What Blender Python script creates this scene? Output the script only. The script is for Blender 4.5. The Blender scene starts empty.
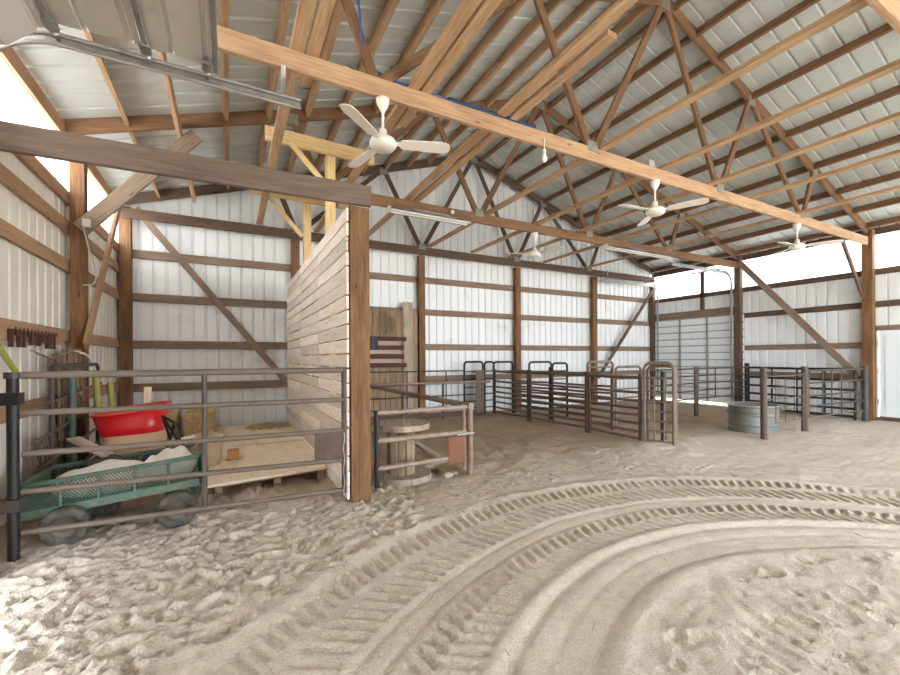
import bpy, math, random
import numpy as np
from mathutils import Vector, Matrix
SC = bpy.context.scene
COL = SC.collection
rnd = random.Random(7)

# ------------------------------------------------------------------ camera, sky, sun, exposure
F_PX, TH, ROLL, CAM_H, SHIFT = 413.8, 0.4889, -0.0053, 1.2511, 20.44
cd = bpy.data.cameras.new('camera'); cam = bpy.data.objects.new('camera', cd); COL.objects.link(cam)
cd.sensor_fit = 'HORIZONTAL'; cd.sensor_width = 36.0; cd.lens = F_PX / 900 * 36.0
cd.shift_y = SHIFT / 900; cd.clip_start = 0.02; cd.clip_end = 300
fw = Vector((math.sin(TH), math.cos(TH), 0)); rt = Vector((math.cos(TH), -math.sin(TH), 0)); up = Vector((0, 0, 1))
r2 = rt * math.cos(ROLL) + up * math.sin(ROLL); u2 = up * math.cos(ROLL) - rt * math.sin(ROLL)
cam.matrix_world = Matrix(((r2.x, u2.x, -fw.x, 0), (r2.y, u2.y, -fw.y, 0), (r2.z, u2.z, -fw.z, CAM_H), (0, 0, 0, 1)))
SC.camera = cam
w = bpy.data.worlds.new('sky'); SC.world = w; w.use_nodes = True
wn = w.node_tree.nodes; wl = w.node_tree.links
bg = wn['Background']; bg.inputs['Strength'].default_value = 5.2
tc = wn.new('ShaderNodeTexCoord'); sx = wn.new('ShaderNodeSeparateXYZ'); cr = wn.new('ShaderNodeValToRGB')
wl.new(tc.outputs['Generated'], sx.inputs[0]); wl.new(sx.outputs['Z'], cr.inputs[0]); wl.new(cr.outputs[0], bg.inputs[0])
cr.color_ramp.elements[0].position = 0.0; cr.color_ramp.elements[0].color = (0.93, 0.97, 1.0, 1)
cr.color_ramp.elements[1].position = 0.8; cr.color_ramp.elements[1].color = (0.80, 0.90, 1.0, 1)
sd = bpy.data.lights.new('sun', 'SUN'); sun = bpy.data.objects.new('sun', sd); COL.objects.link(sun)
sd.energy = 14.0; sd.angle = math.radians(12); sd.color = (1, 0.96, 0.9)
sun.rotation_euler = Vector((0.58, -0.36, -0.74)).to_track_quat('-Z', 'Y').to_euler()
vs = SC.view_settings; SC.display_settings.display_device = 'sRGB'
vs.view_transform = 'Standard'; vs.look = 'None'; vs.gamma = 1.0; vs.use_curve_mapping = False
vs.exposure = 1.28
SC.cycles.use_denoising = True
SC.cycles.max_bounces = 10; SC.cycles.diffuse_bounces = 7; SC.cycles.transmission_bounces = 6
SC.cycles.sample_clamp_indirect = 8.0

# ------------------------------------------------------------------ materials
def lin(c):
    return tuple(((v / 255) / 12.92 if v / 255 <= 0.04045 else ((v / 255 + 0.055) / 1.055) ** 2.4) for v in c) + (1,)
class NT:
    def __init__(s, name):
        s.m = bpy.data.materials.new(name); s.m.use_nodes = True; t = s.m.node_tree
        s.n, s.l = t.nodes, t.links; s.b = s.n['Principled BSDF']; s.out = s.n['Material Output']
    def N(s, t, **kw):
        x = s.n.new(t)
        for k, v in kw.items(): setattr(x, k, v)
        return x
    def L(s, a, b): s.l.new(a, b)
    def ramp(s, fac, stops):
        r = s.N('ShaderNodeValToRGB'); e = r.color_ramp.elements
        while len(e) < len(stops): e.new(0.5)
        for k, (p, c) in zip(e, stops): k.position = p; k.color = c
        s.L(fac, r.inputs[0]); return r.outputs[0]
    def noise(s, vec, scale, detail=4, rough=0.55):
        x = s.N('ShaderNodeTexNoise'); x.inputs['Scale'].default_value = scale; x.inputs['Detail'].default_value = detail
        x.inputs['Roughness'].default_value = rough
        if vec is not None: s.L(vec, x.inputs['Vector'])
        return x.outputs['Fac']
    def mix(s, f, a, b, mode='MIX'):
        x = s.N('ShaderNodeMix', data_type='RGBA', blend_type=mode)
        for sock, v in ((x.inputs[0], f), (x.inputs[6], a), (x.inputs[7], b)):
            if hasattr(v, 'links'): s.L(v, sock)
            else: sock.default_value = v
        return x.outputs[2]
    def bump(s, h, strength=0.3, dist=0.01):
        x = s.N('ShaderNodeBump'); x.inputs['Strength'].default_value = strength; x.inputs['Distance'].default_value = dist
        s.L(h, x.inputs['Height']); s.L(x.outputs[0], s.b.inputs['Normal'])
def wood(name, c1, c2, dark, var=0.25, stain=0.3, sat=1.0):
    def ds(c): g = 0.35 * c[0] + 0.45 * c[1] + 0.2 * c[2]; return tuple(g + (v - g) * sat for v in c)
    c1, c2, dark = ds(c1), ds(c2), ds(dark)
    t = NT(name); uv = t.N('ShaderNodeTexCoord').outputs['UV']
    mp = t.N('ShaderNodeMapping'); mp.inputs['Scale'].default_value = (1.6, 26, 1); t.L(uv, mp.inputs[0])
    g = t.noise(mp.outputs[0], 2.2, 5, 0.6)
    mp2 = t.N('ShaderNodeMapping'); mp2.inputs['Scale'].default_value = (0.9, 5, 1); t.L(uv, mp2.inputs[0])
    b = t.noise(mp2.outputs[0], 1.7, 3)
    col = t.ramp(g, [(0.28, lin(dark)), (0.45, lin(c1)), (0.68, lin(c2))])
    col = t.mix(stain, col, t.ramp(b, [(0.35, lin(dark)), (0.6, lin(c2))]), 'MIX')
    vo = t.N('ShaderNodeTexVoronoi'); vo.inputs['Scale'].default_value = 1.0
    mp3 = t.N('ShaderNodeMapping'); mp3.inputs['Scale'].default_value = (2.2, 9, 1); t.L(uv, mp3.inputs[0]); t.L(mp3.outputs[0], vo.inputs['Vector'])
    kn = t.ramp(vo.outputs['Distance'], [(0.03, (1, 1, 1, 1)), (0.09, (0, 0, 0, 1))])
    col = t.mix(kn, col, lin(tuple(v * 0.6 for v in dark)))
    ge = t.N('ShaderNodeNewGeometry'); hs = t.N('ShaderNodeHueSaturation')
    mr = t.N('ShaderNodeMapRange'); mr.inputs['To Min'].default_value = 1 - var; mr.inputs['To Max'].default_value = 1 + var
    t.L(ge.outputs['Random Per Island'], mr.inputs[0]); t.L(mr.outputs[0], hs.inputs['Value']); t.L(col, hs.inputs['Color'])
    t.L(hs.outputs[0], t.b.inputs['Base Color']); t.b.inputs['Roughness'].default_value = 0.75
    t.bump(g, 0.25, 0.004); return t.m
def paint(name, c, rough=0.5, metal=0.0, dirt=0.0, dirtc=(120, 100, 80), scale=6, spec=0.5):
    t = NT(name); t.b.inputs['Roughness'].default_value = rough; t.b.inputs['Metallic'].default_value = metal
    t.b.inputs['Specular IOR Level'].default_value = spec
    if dirt:
        ob = t.N('ShaderNodeTexCoord').outputs['Object']
        n = t.noise(ob, scale, 5, 0.65)
        f = t.ramp(n, [(0.62 - dirt * 0.35, (0, 0, 0, 1)), (0.78, (1, 1, 1, 1))])
        t.L(t.mix(f, lin(c), lin(dirtc)), t.b.inputs['Base Color'])
    else: t.b.inputs['Base Color'].default_value = lin(c)
    return t.m
M = {}
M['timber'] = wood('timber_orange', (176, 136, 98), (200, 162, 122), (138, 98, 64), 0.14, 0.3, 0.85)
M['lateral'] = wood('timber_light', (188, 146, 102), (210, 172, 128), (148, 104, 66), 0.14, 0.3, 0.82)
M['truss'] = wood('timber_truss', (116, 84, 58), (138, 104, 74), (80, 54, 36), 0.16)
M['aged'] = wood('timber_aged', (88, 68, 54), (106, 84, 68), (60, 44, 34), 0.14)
M['girt'] = wood('timber_girt', (132, 108, 88), (152, 128, 106), (100, 76, 58), 0.12, 0.3, 0.85)
M['leftgirt'] = wood('timber_left_girt', (164, 126, 92), (184, 146, 112), (126, 90, 60), 0.12, 0.3, 0.85)
M['post'] = wood('timber_post', (110, 76, 46), (142, 104, 66), (62, 40, 24), 0.1, 0.45)
M['header'] = wood('timber_header', (104, 86, 76), (124, 106, 94), (78, 62, 54), 0.06)
M['pale'] = wood('timber_pale', (216, 186, 130), (232, 208, 158), (186, 148, 96), 0.08, 0.15)
M['board'] = wood('whitewashed_boards', (232, 218, 202), (246, 238, 228), (202, 174, 146), 0.2, 0.25, 0.85)
M['plank'] = wood('old_planks', (136, 112, 88), (162, 138, 110), (92, 72, 54), 0.28)
M['greyplank'] = wood('grey_planks', (160, 146, 130), (184, 170, 154), (116, 102, 88), 0.15)
M['ply'] = wood('plywood', (230, 210, 188), (240, 224, 204), (210, 182, 154), 0.08, 0.2)
M['flagred'] = wood('flag_red', (84, 32, 30), (100, 40, 36), (56, 22, 22), 0.1)
M['flagwhite'] = wood('flag_white', (166, 156, 142), (184, 174, 160), (126, 112, 98), 0.06)
M['flagblue'] = wood('flag_blue', (42, 50, 64), (52, 60, 74), (30, 34, 46), 0.05)
M['wallmetal'] = paint('white_wall_steel', (234, 238, 241), 0.45, 0, 0.12, (204, 198, 188), 1.3)
M['leftmetal'] = paint('cream_wall_steel', (224, 220, 210), 0.45, 0, 0.2, (200, 190, 174), 1.3)
M['roofmetal'] = paint('bare_roof_steel', (190, 195, 191), 0.55, 0.12, 0.25, (160, 156, 148), 0.8)
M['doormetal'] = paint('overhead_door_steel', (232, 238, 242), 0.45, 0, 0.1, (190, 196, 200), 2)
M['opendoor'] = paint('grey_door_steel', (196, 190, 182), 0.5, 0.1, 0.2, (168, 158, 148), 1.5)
M['joint_shade'] = paint('door_joint_shade', (158, 168, 178), 0.6)
M['rustdark'] = paint('dark_rusty_steel', (82, 67, 58), 0.7, 0.1, 0.5, (104, 84, 70), 9)
M['hay'] = paint('hay_scraps', (170, 152, 122), 0.9)
M['galv'] = paint('galvanized', (168, 168, 164), 0.38, 0.75, 0.25, (132, 128, 120), 9)
M['tank'] = paint('tank_zinc', (118, 121, 119), 0.5, 0.3, 0.3, (140, 134, 124), 5)
M['plate'] = paint('truss_plate', (150, 150, 142), 0.5, 0.5, 0.2, (120, 112, 100), 12)
M['pipe'] = paint('dusty_pipe', (150, 135, 123), 0.6, 0.15, 0.5, (112, 82, 66), 9)
M['gatepipe'] = paint('gate_pipe', (108, 97, 88), 0.55, 0.2, 0.4, (110, 92, 78), 7)
M['darkpipe'] = paint('dark_pipe', (74, 68, 66), 0.55, 0.2, 0.4, (98, 80, 68), 8)
M['black'] = paint('black_steel', (30, 31, 34), 0.5, 0.1, 0.3, (56, 50, 45), 9)
M['rust'] = paint('rusty_panel', (116, 101, 91), 0.7, 0.1, 0.5, (128, 110, 98), 8)
M['rustred'] = paint('rust_red', (124, 78, 54), 0.7, 0.1, 0.5, (96, 62, 46), 10)
M['redpost'] = paint('dusty_red_post', (140, 118, 106), 0.65, 0.1, 0.4, (104, 70, 60), 9)
M['white'] = paint('white_enamel', (234, 228, 218), 0.35)
M['whitedoor'] = paint('white_door_paint', (226, 234, 240), 0.4)
M['red'] = paint('red_plastic', (196, 14, 24), 0.3)
M['reddark'] = paint('red_rim', (206, 62, 66), 0.35, 0, 0.3, (214, 110, 106), 8)
M['tan'] = paint('tray_tan', (214, 178, 140), 0.6, 0, 0.3, (190, 150, 112), 10)
M['green'] = paint('cart_green', (74, 98, 88), 0.5, 0.1, 0.35, (112, 116, 98), 9)
M['tyre'] = paint('tyre_rubber', (64, 61, 57), 0.85, 0, 0.5, (120, 110, 98), 12)
M['hub'] = paint('wheel_hub', (104, 97, 88), 0.6, 0.3, 0.3, (108, 98, 86), 20)
M['sack'] = paint('white_sack', (226, 222, 214), 0.6, 0, 0.3, (196, 184, 166), 9)
M['dark'] = paint('dark_cloth', (60, 56, 50), 0.8, 0, 0.3, (92, 84, 72), 10)
M['lime'] = paint('lime_handle', (160, 164, 84), 0.5, 0, 0.3, (150, 148, 80), 9)
M['rope'] = paint('rope', (146, 128, 104), 0.9, 0, 0.5, (104, 86, 66), 30)
M['leather'] = paint('leather', (70, 38, 28), 0.6, 0, 0.4, (44, 26, 22), 20)
M['blue'] = paint('blue_cable', (54, 84, 150), 0.45)
M['bluetape'] = paint('blue_sheet', (44, 78, 122), 0.5, 0, 0.6, (36, 52, 80), 7)
M['box'] = paint('junction_grey', (180, 178, 172), 0.5)
M['tubtan'] = paint('tan_tub', (196, 174, 146), 0.6, 0, 0.4, (170, 140, 110), 9)
M['card'] = paint('cardboard', (176, 132, 88), 0.8, 0, 0.3, (150, 110, 72), 8)
M['stone'] = paint('stone', (190, 178, 162), 0.85, 0, 0.4, (150, 136, 120), 14)
M['tubeglass'] = paint('fluorescent_tube', (246, 244, 238), 0.25)
def straw_mat():
    t = NT('straw'); ob = t.N('ShaderNodeTexCoord').outputs['Object']
    mp = t.N('ShaderNodeMapping'); mp.inputs['Scale'].default_value = (40, 12, 40); t.L(ob, mp.inputs[0])
    n = t.noise(mp.outputs[0], 1.5, 5, 0.7)
    t.L(t.ramp(n, [(0.3, lin((150, 122, 78))), (0.5, lin((206, 180, 128))), (0.7, lin((236, 216, 172)))]), t.b.inputs['Base Color'])
    t.b.inputs['Roughness'].default_value = 0.9; t.bump(n, 0.8, 0.02); return t.m
M['straw'] = straw_mat()
def sand_mat():
    t = NT('arena_sand'); ob = t.N('ShaderNodeTexCoord').outputs['Object']
    a = t.noise(ob, 0.7, 4); b = t.noise(ob, 9, 6, 0.7); c = t.noise(ob, 90, 3, 0.7)
    col = t.ramp(a, [(0.32, lin((196, 185, 171))), (0.66, lin((214, 204, 191)))])
    col = t.mix(0.35, col, t.ramp(b, [(0.35, lin((168, 153, 135))), (0.62, lin((226, 215, 201)))]))
    col = t.mix(0.3, col, t.ramp(c, [(0.35, lin((154, 139, 121))), (0.62, lin((230, 220, 207)))]))
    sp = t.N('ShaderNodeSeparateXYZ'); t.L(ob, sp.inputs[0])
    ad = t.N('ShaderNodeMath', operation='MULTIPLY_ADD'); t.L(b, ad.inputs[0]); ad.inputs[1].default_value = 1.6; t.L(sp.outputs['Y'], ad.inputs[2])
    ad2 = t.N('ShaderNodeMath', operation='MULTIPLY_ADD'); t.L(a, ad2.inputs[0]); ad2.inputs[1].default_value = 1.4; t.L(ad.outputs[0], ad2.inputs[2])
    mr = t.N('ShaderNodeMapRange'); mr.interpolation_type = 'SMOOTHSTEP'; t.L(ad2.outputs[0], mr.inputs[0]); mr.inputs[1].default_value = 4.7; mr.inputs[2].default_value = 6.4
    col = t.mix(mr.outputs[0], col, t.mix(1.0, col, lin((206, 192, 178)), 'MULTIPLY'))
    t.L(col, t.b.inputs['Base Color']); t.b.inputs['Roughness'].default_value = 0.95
    t.b.inputs['Specular IOR Level'].default_value = 0.15
    s = t.N('ShaderNodeMath', operation='ADD'); t.L(b, s.inputs[0]); t.L(c, s.inputs[1]); t.bump(s.outputs[0], 0.7, 0.014); return t.m
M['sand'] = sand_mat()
def lite_mat():
    t = NT('translucent_sheet'); tr = t.N('ShaderNodeBsdfTranslucent'); tr.inputs[0].default_value = (0.86, 0.88, 0.9, 1)
    df = t.N('ShaderNodeBsdfDiffuse'); df.inputs[0].default_value = (0.85, 0.86, 0.88, 1)
    mx = t.N('ShaderNodeMixShader'); mx.inputs[0].default_value = 0.3
    t.L(tr.outputs[0], mx.inputs[1]); t.L(df.outputs[0], mx.inputs[2]); t.L(mx.outputs[0], t.out.inputs[0]); return t.m
M['lite'] = lite_mat()
def bulb_mat():
    t = NT('bulb_glass'); t.b.inputs['Base Color'].default_value = (0.9, 0.9, 0.88, 1); t.b.inputs['Roughness'].default_value = 0.15; return t.m
M['bulb'] = bulb_mat()

# ------------------------------------------------------------------ mesh helpers
class MB:
    def __init__(s): s.v, s.f, s.uv, s.mi, s.sm = [], [], [], [], []
    def add(s, verts, faces, uvs=None, mi=0, smooth=False):
        o = len(s.v); s.v += [tuple(p) for p in verts]
        for k, f in enumerate(faces):
            s.f.append([o + i for i in f]); s.mi.append(mi); s.sm.append(smooth)
            s.uv += (uvs[k] if uvs else [(0, 0)] * len(f))
        return s
    def beam(s, p0, p1, wid, thk, upv=(0, 0, 1), mi=0, bev=0.004):
        """box from p0 to p1; thk along upv-ish, wid across"""
        p0, p1 = Vector(p0), Vector(p1); ax = p1 - p0; L = ax.length; ax.normalize(); u = Vector(upv)
        if abs(ax.dot(u)) > 0.98: u = Vector((0, 1, 0)) if abs(ax.y) < 0.9 else Vector((1, 0, 0))
        sd = ax.cross(u).normalized(); u = sd.cross(ax).normalized()
        a, b = wid / 2, thk / 2; c = min(bev, a * 0.4, b * 0.4)
        ring = [(-a + c, -b), (a - c, -b), (a, -b + c), (a, b - c), (a - c, b), (-a + c, b), (-a, b - c), (-a, -b + c)]
        vs = [p0 + sd * x + u * y for x, y in ring] + [p1 + sd * x + u * y for x, y in ring]
        ou, ov = rnd.random() * 20, rnd.random() * 20
        per = [0]
        for k in range(8): per.append(per[-1] + math.dist(ring[k], ring[(k + 1) % 8]))
        fs, us = [], []
        for k in range(8):
            j = (k + 1) % 8; fs.append([k, j, 8 + j, 8 + k])
            us.append([(ou, ov + per[k]), (ou, ov + per[k + 1]), (ou + L, ov + per[k + 1]), (ou + L, ov + per[k])])
        fs.append(list(range(7, -1, -1))); us.append([(ou + ring[k][0], ov + ring[k][1]) for k in range(7, -1, -1)])
        fs.append(list(range(8, 16))); us.append([(ou + ring[k][0] + 3, ov + ring[k][1]) for k in range(8)])
        return s.add(vs, fs, us, mi)
    def box(s, x0, x1, y0, y1, z0, z1, mi=0, bev=0.004):
        d = (x1 - x0, y1 - y0, z1 - z0); c = ((x0 + x1) / 2, (y0 + y1) / 2, (z0 + z1) / 2); k = d.index(max(d))
        if k == 0: return s.beam((x0, c[1], c[2]), (x1, c[1], c[2]), d[1], d[2], mi=mi, bev=bev)
        if k == 1: return s.beam((c[0], y0, c[2]), (c[0], y1, c[2]), d[0], d[2], mi=mi, bev=bev)
        return s.beam((c[0], c[1], z0), (c[0], c[1], z1), d[0], d[1], (0, 1, 0), mi=mi, bev=bev)
    def tube(s, pts, r, n=10, closed=False, mi=0, caps=True):
        P = [Vector(p) for p in pts]; N = len(P); rs = r if isinstance(r, (list, tuple)) else [r] * N
        vs, fs, us = [], [], []; prev = None; Ls = 0; ls = []
        for i in range(N):
            a = P[(i - 1) % N] if (closed or i > 0) else P[i]; b = P[(i + 1) % N] if (closed or i < N - 1) else P[i]
            t = (b - a).normalized()
            if prev is None:
                u = Vector((0, 0, 1)) if abs(t.z) < 0.9 else Vector((1, 0, 0)); u = (u - t * u.dot(t)).normalized()
            else: u = (prev - t * prev.dot(t)).normalized()
            prev = u; v = t.cross(u)
            for k in range(n):
                q = 2 * math.pi * k / n; vs.append(P[i] + (u * math.cos(q) + v * math.sin(q)) * rs[i])
            ls.append(Ls); Ls += (P[(i + 1) % N] - P[i]).length
        for i in range(N if closed else N - 1):
            j = (i + 1) % N; l2 = ls[j] if j > i else Ls
            for k in range(n):
                m = (k + 1) % n; fs.append([i * n + k, i * n + m, j * n + m, j * n + k])
                us.append([(ls[i], k / n), (ls[i], (k + 1) / n), (l2, (k + 1) / n), (l2, k / n)])
        s.add(vs, fs, us, mi, True)
        if not closed and caps:
            s.add([vs[k] for k in range(n)], [list(range(n - 1, -1, -1))], None, mi); s.add([vs[(N - 1) * n + k] for k in range(n)], [list(range(n))], None, mi)
        return s
    def lathe(s, c, prof, n=24, mi=0, sx=1, sy=1, smooth=True, axis=None):
        """prof: [(radius, z)]"""
        c = Vector(c); vs, fs = [], []
        X, Y, Z = Vector((1, 0, 0)), Vector((0, 1, 0)), Vector((0, 0, 1))
        if axis is not None:
            Z = Vector(axis).normalized(); X = Z.orthogonal().normalized(); Y = Z.cross(X)
        for r, z in prof:
            for k in range(n):
                q = 2 * math.pi * k / n; vs.append(c + X * (r * sx * math.cos(q)) + Y * (r * sy * math.sin(q)) + Z * z)
        us = []
        for i in range(len(prof) - 1):
            for k in range(n):
                m = (k + 1) % n; fs.append([i * n + k, i * n + m, (i + 1) * n + m, (i + 1) * n + k])
                us.append([(k / n, prof[i][1]), ((k + 1) / n, prof[i][1]), ((k + 1) / n, prof[i + 1][1]), (k / n, prof[i + 1][1])])
        return s.add(vs, fs, us, mi, smooth)
    def prism(s, poly, ext, mi=0):
        """polygon (3d points) extruded by vector ext"""
        e = Vector(ext); P = [Vector(p) for p in poly]; n = len(P); vs = P + [p + e for p in P]
        o = rnd.random() * 10; d = (P[1] - P[0])
        fs = [list(range(n - 1, -1, -1)), list(range(n, 2 * n))] + [[k, (k + 1) % n, n + (k + 1) % n, n + k] for k in range(n)]
        ax = max((P[(k + 1) % n] - P[k] for k in range(n)), key=lambda q: q.length).normalized(); nn = e.normalized(); bb = nn.cross(ax)
        us = [[(o + vs[i].dot(ax), o + vs[i].dot(bb) + vs[i].dot(nn)) for i in f] for f in fs]
        return s.add(vs, fs, us, mi)
    def build(s, name, mat, parent=None, origin=None):
        V = np.array(s.v, float)
        if origin is None:
            if parent is not None: origin = WORLD[parent.name]
            else: lo, hi = V.min(0), V.max(0); origin = ((lo[0] + hi[0]) / 2, (lo[1] + hi[1]) / 2, lo[2])
        me = bpy.data.meshes.new(name); me.from_pydata((V - np.array(origin)).tolist(), [], s.f)
        uvl = me.uv_layers.new(name='UVMap'); uvl.data.foreach_set('uv', np.array(s.uv, np.float32).ravel())
        me.polygons.foreach_set('material_index', s.mi); me.polygons.foreach_set('use_smooth', s.sm)
        for m in (mat if isinstance(mat, (list, tuple)) else [mat]): me.materials.append(M[m] if isinstance(m, str) else m)
        me.update(); o = bpy.data.objects.new(name, me); COL.objects.link(o)
        WORLD[o.name] = tuple(origin)
        if parent is not None:
            o.parent = parent; po = WORLD[parent.name]; o.location = tuple(origin[k] - po[k] for k in range(3))
        else: o.location = tuple(origin)
        return o
WORLD = {}
def tag(o, label, cat, group=None, kind=None):
    o['label'] = label; o['category'] = cat
    if group: o['group'] = group
    if kind: o['kind'] = kind
    return o
def thing(name, label, cat, loc, group=None):
    o = bpy.data.objects.new(name, None); o.empty_display_size = 0.1; COL.objects.link(o); o.location = loc; WORLD[o.name] = tuple(loc)
    return tag(o, label, cat, group)
def struct(o): o['kind'] = 'structure'; return o
def one_beam(name, p0, p1, wid, thk, mat, label, cat, group=None, upv=(0, 0, 1)):
    return tag(MB().beam(p0, p1, wid, thk, upv).build(name, mat), label, cat, group)
def arcpts(c, u, v, r, a0, a1, n=8):
    c, u, v = Vector(c), Vector(u), Vector(v)
    return [c + u * (r * math.cos(math.radians(a0 + (a1 - a0) * k / n))) + v * (r * math.sin(math.radians(a0 + (a1 - a0) * k / n))) for k in range(n + 1)]
def arch_pts(a, b, z0, zt, r=0.06, n=6):
    """inverted U from a to b (xy)"""
    A, B = Vector((a[0], a[1], 0)), Vector((b[0], b[1], 0)); d = (B - A).normalized(); Z = Vector((0, 0, 1))
    p = [A + Z * z0] + arcpts(A + d * r + Z * (zt - r), -d, Z, r, 0, 90, n) + arcpts(B - d * r + Z * (zt - r), d, Z, r, 90, 0, n) + [B + Z * z0]
    return p

# ------------------------------------------------------------------ building dimensions
XL, XR = -1.424, 11.124
Y0, Y1, Y2, YB = 1.02, 3.325, 5.689, 8.053
YF = -3.6
XP = 0.932
WLX, WRX, WBY = XL - 0.12, XR + 0.12, YB + 0.12      # wall sheets stand outside the posts
XC = (XL + XR) / 2
def chz(x): return 3.70 + 0.325 * (min(x - XL, XR - x))       # centre line of truss top chords
def roofz(x): return chz(x) + 0.083
PITCH = 0.182

def sheet(mb, org, du, dv, nout, length, heights, pitch=PITCH, rib=0.030, mi=0, rw=0.022, fl=0.010):
    """ribbed steel sheet: ribs repeat along du, run along dv; heights(u) -> (v0, v1); ribs stand out along nout"""
    org, du, dv, nout = Vector(org), Vector(du).normalized(), Vector(dv).normalized(), Vector(nout).normalized()
    us = [0.0]; ns = [0.0]; u = pitch * 0.5
    while u + rw + fl < length:
        for a, b in ((-rw / 2 - fl, 0), (-rw / 2, rib), (rw / 2, rib), (rw / 2 + fl, 0)): us.append(u + a); ns.append(b)
        um = u + pitch / 2
        if False and um + 0.02 < length:
            for a, b in ((-0.014, 0), (0, rib * 0.3), (0.014, 0)): us.append(um + a); ns.append(b)
        u += pitch
    us.append(length); ns.append(0)
    vs, fs, uvs = [], [], []
    for a, b in zip(us, ns):
        v0, v1 = heights(a); vs += [org + du * a + dv * v0 + nout * b, org + du * a + dv * v1 + nout * b]
    for k in range(len(us) - 1):
        fs.append([2 * k, 2 * k + 2, 2 * k + 3, 2 * k + 1]); uvs.append([(us[k], 0), (us[k + 1], 0), (us[k + 1], 1), (us[k], 1)])
    return mb.add(vs, fs, uvs, mi)

# ------------------------------------------------------------------ floor
def hash_noise(x, y, seed, f):
    xi = np.floor(x * f).astype(np.int64); yi = np.floor(y * f).astype(np.int64); fx = x * f - xi; fy = y * f - yi
    fx = fx * fx * (3 - 2 * fx); fy = fy * fy * (3 - 2 * fy)
    def h(a, b):
        v = (a * 374761393 + b * 668265263 + seed * 1274126177) & 0x7fffffff
        v = ((v ^ (v >> 13)) * 1103515245 + 12345) & 0x7fffffff; v = ((v ^ (v >> 15)) * 2654435 + 77) & 0x7fffffff
        return (v & 0xffff) / 65535.0
    return (h(xi, yi) * (1 - fx) + h(xi + 1, yi) * fx) * (1 - fy) + (h(xi, yi + 1) * (1 - fx) + h(xi + 1, yi + 1) * fx) * fy - 0.5
def sst(a, b, x): t = np.clip((x - a) / (b - a), 0, 1); return t * t * (3 - 2 * t)
CTR = (2.48, -0.75)
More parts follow.
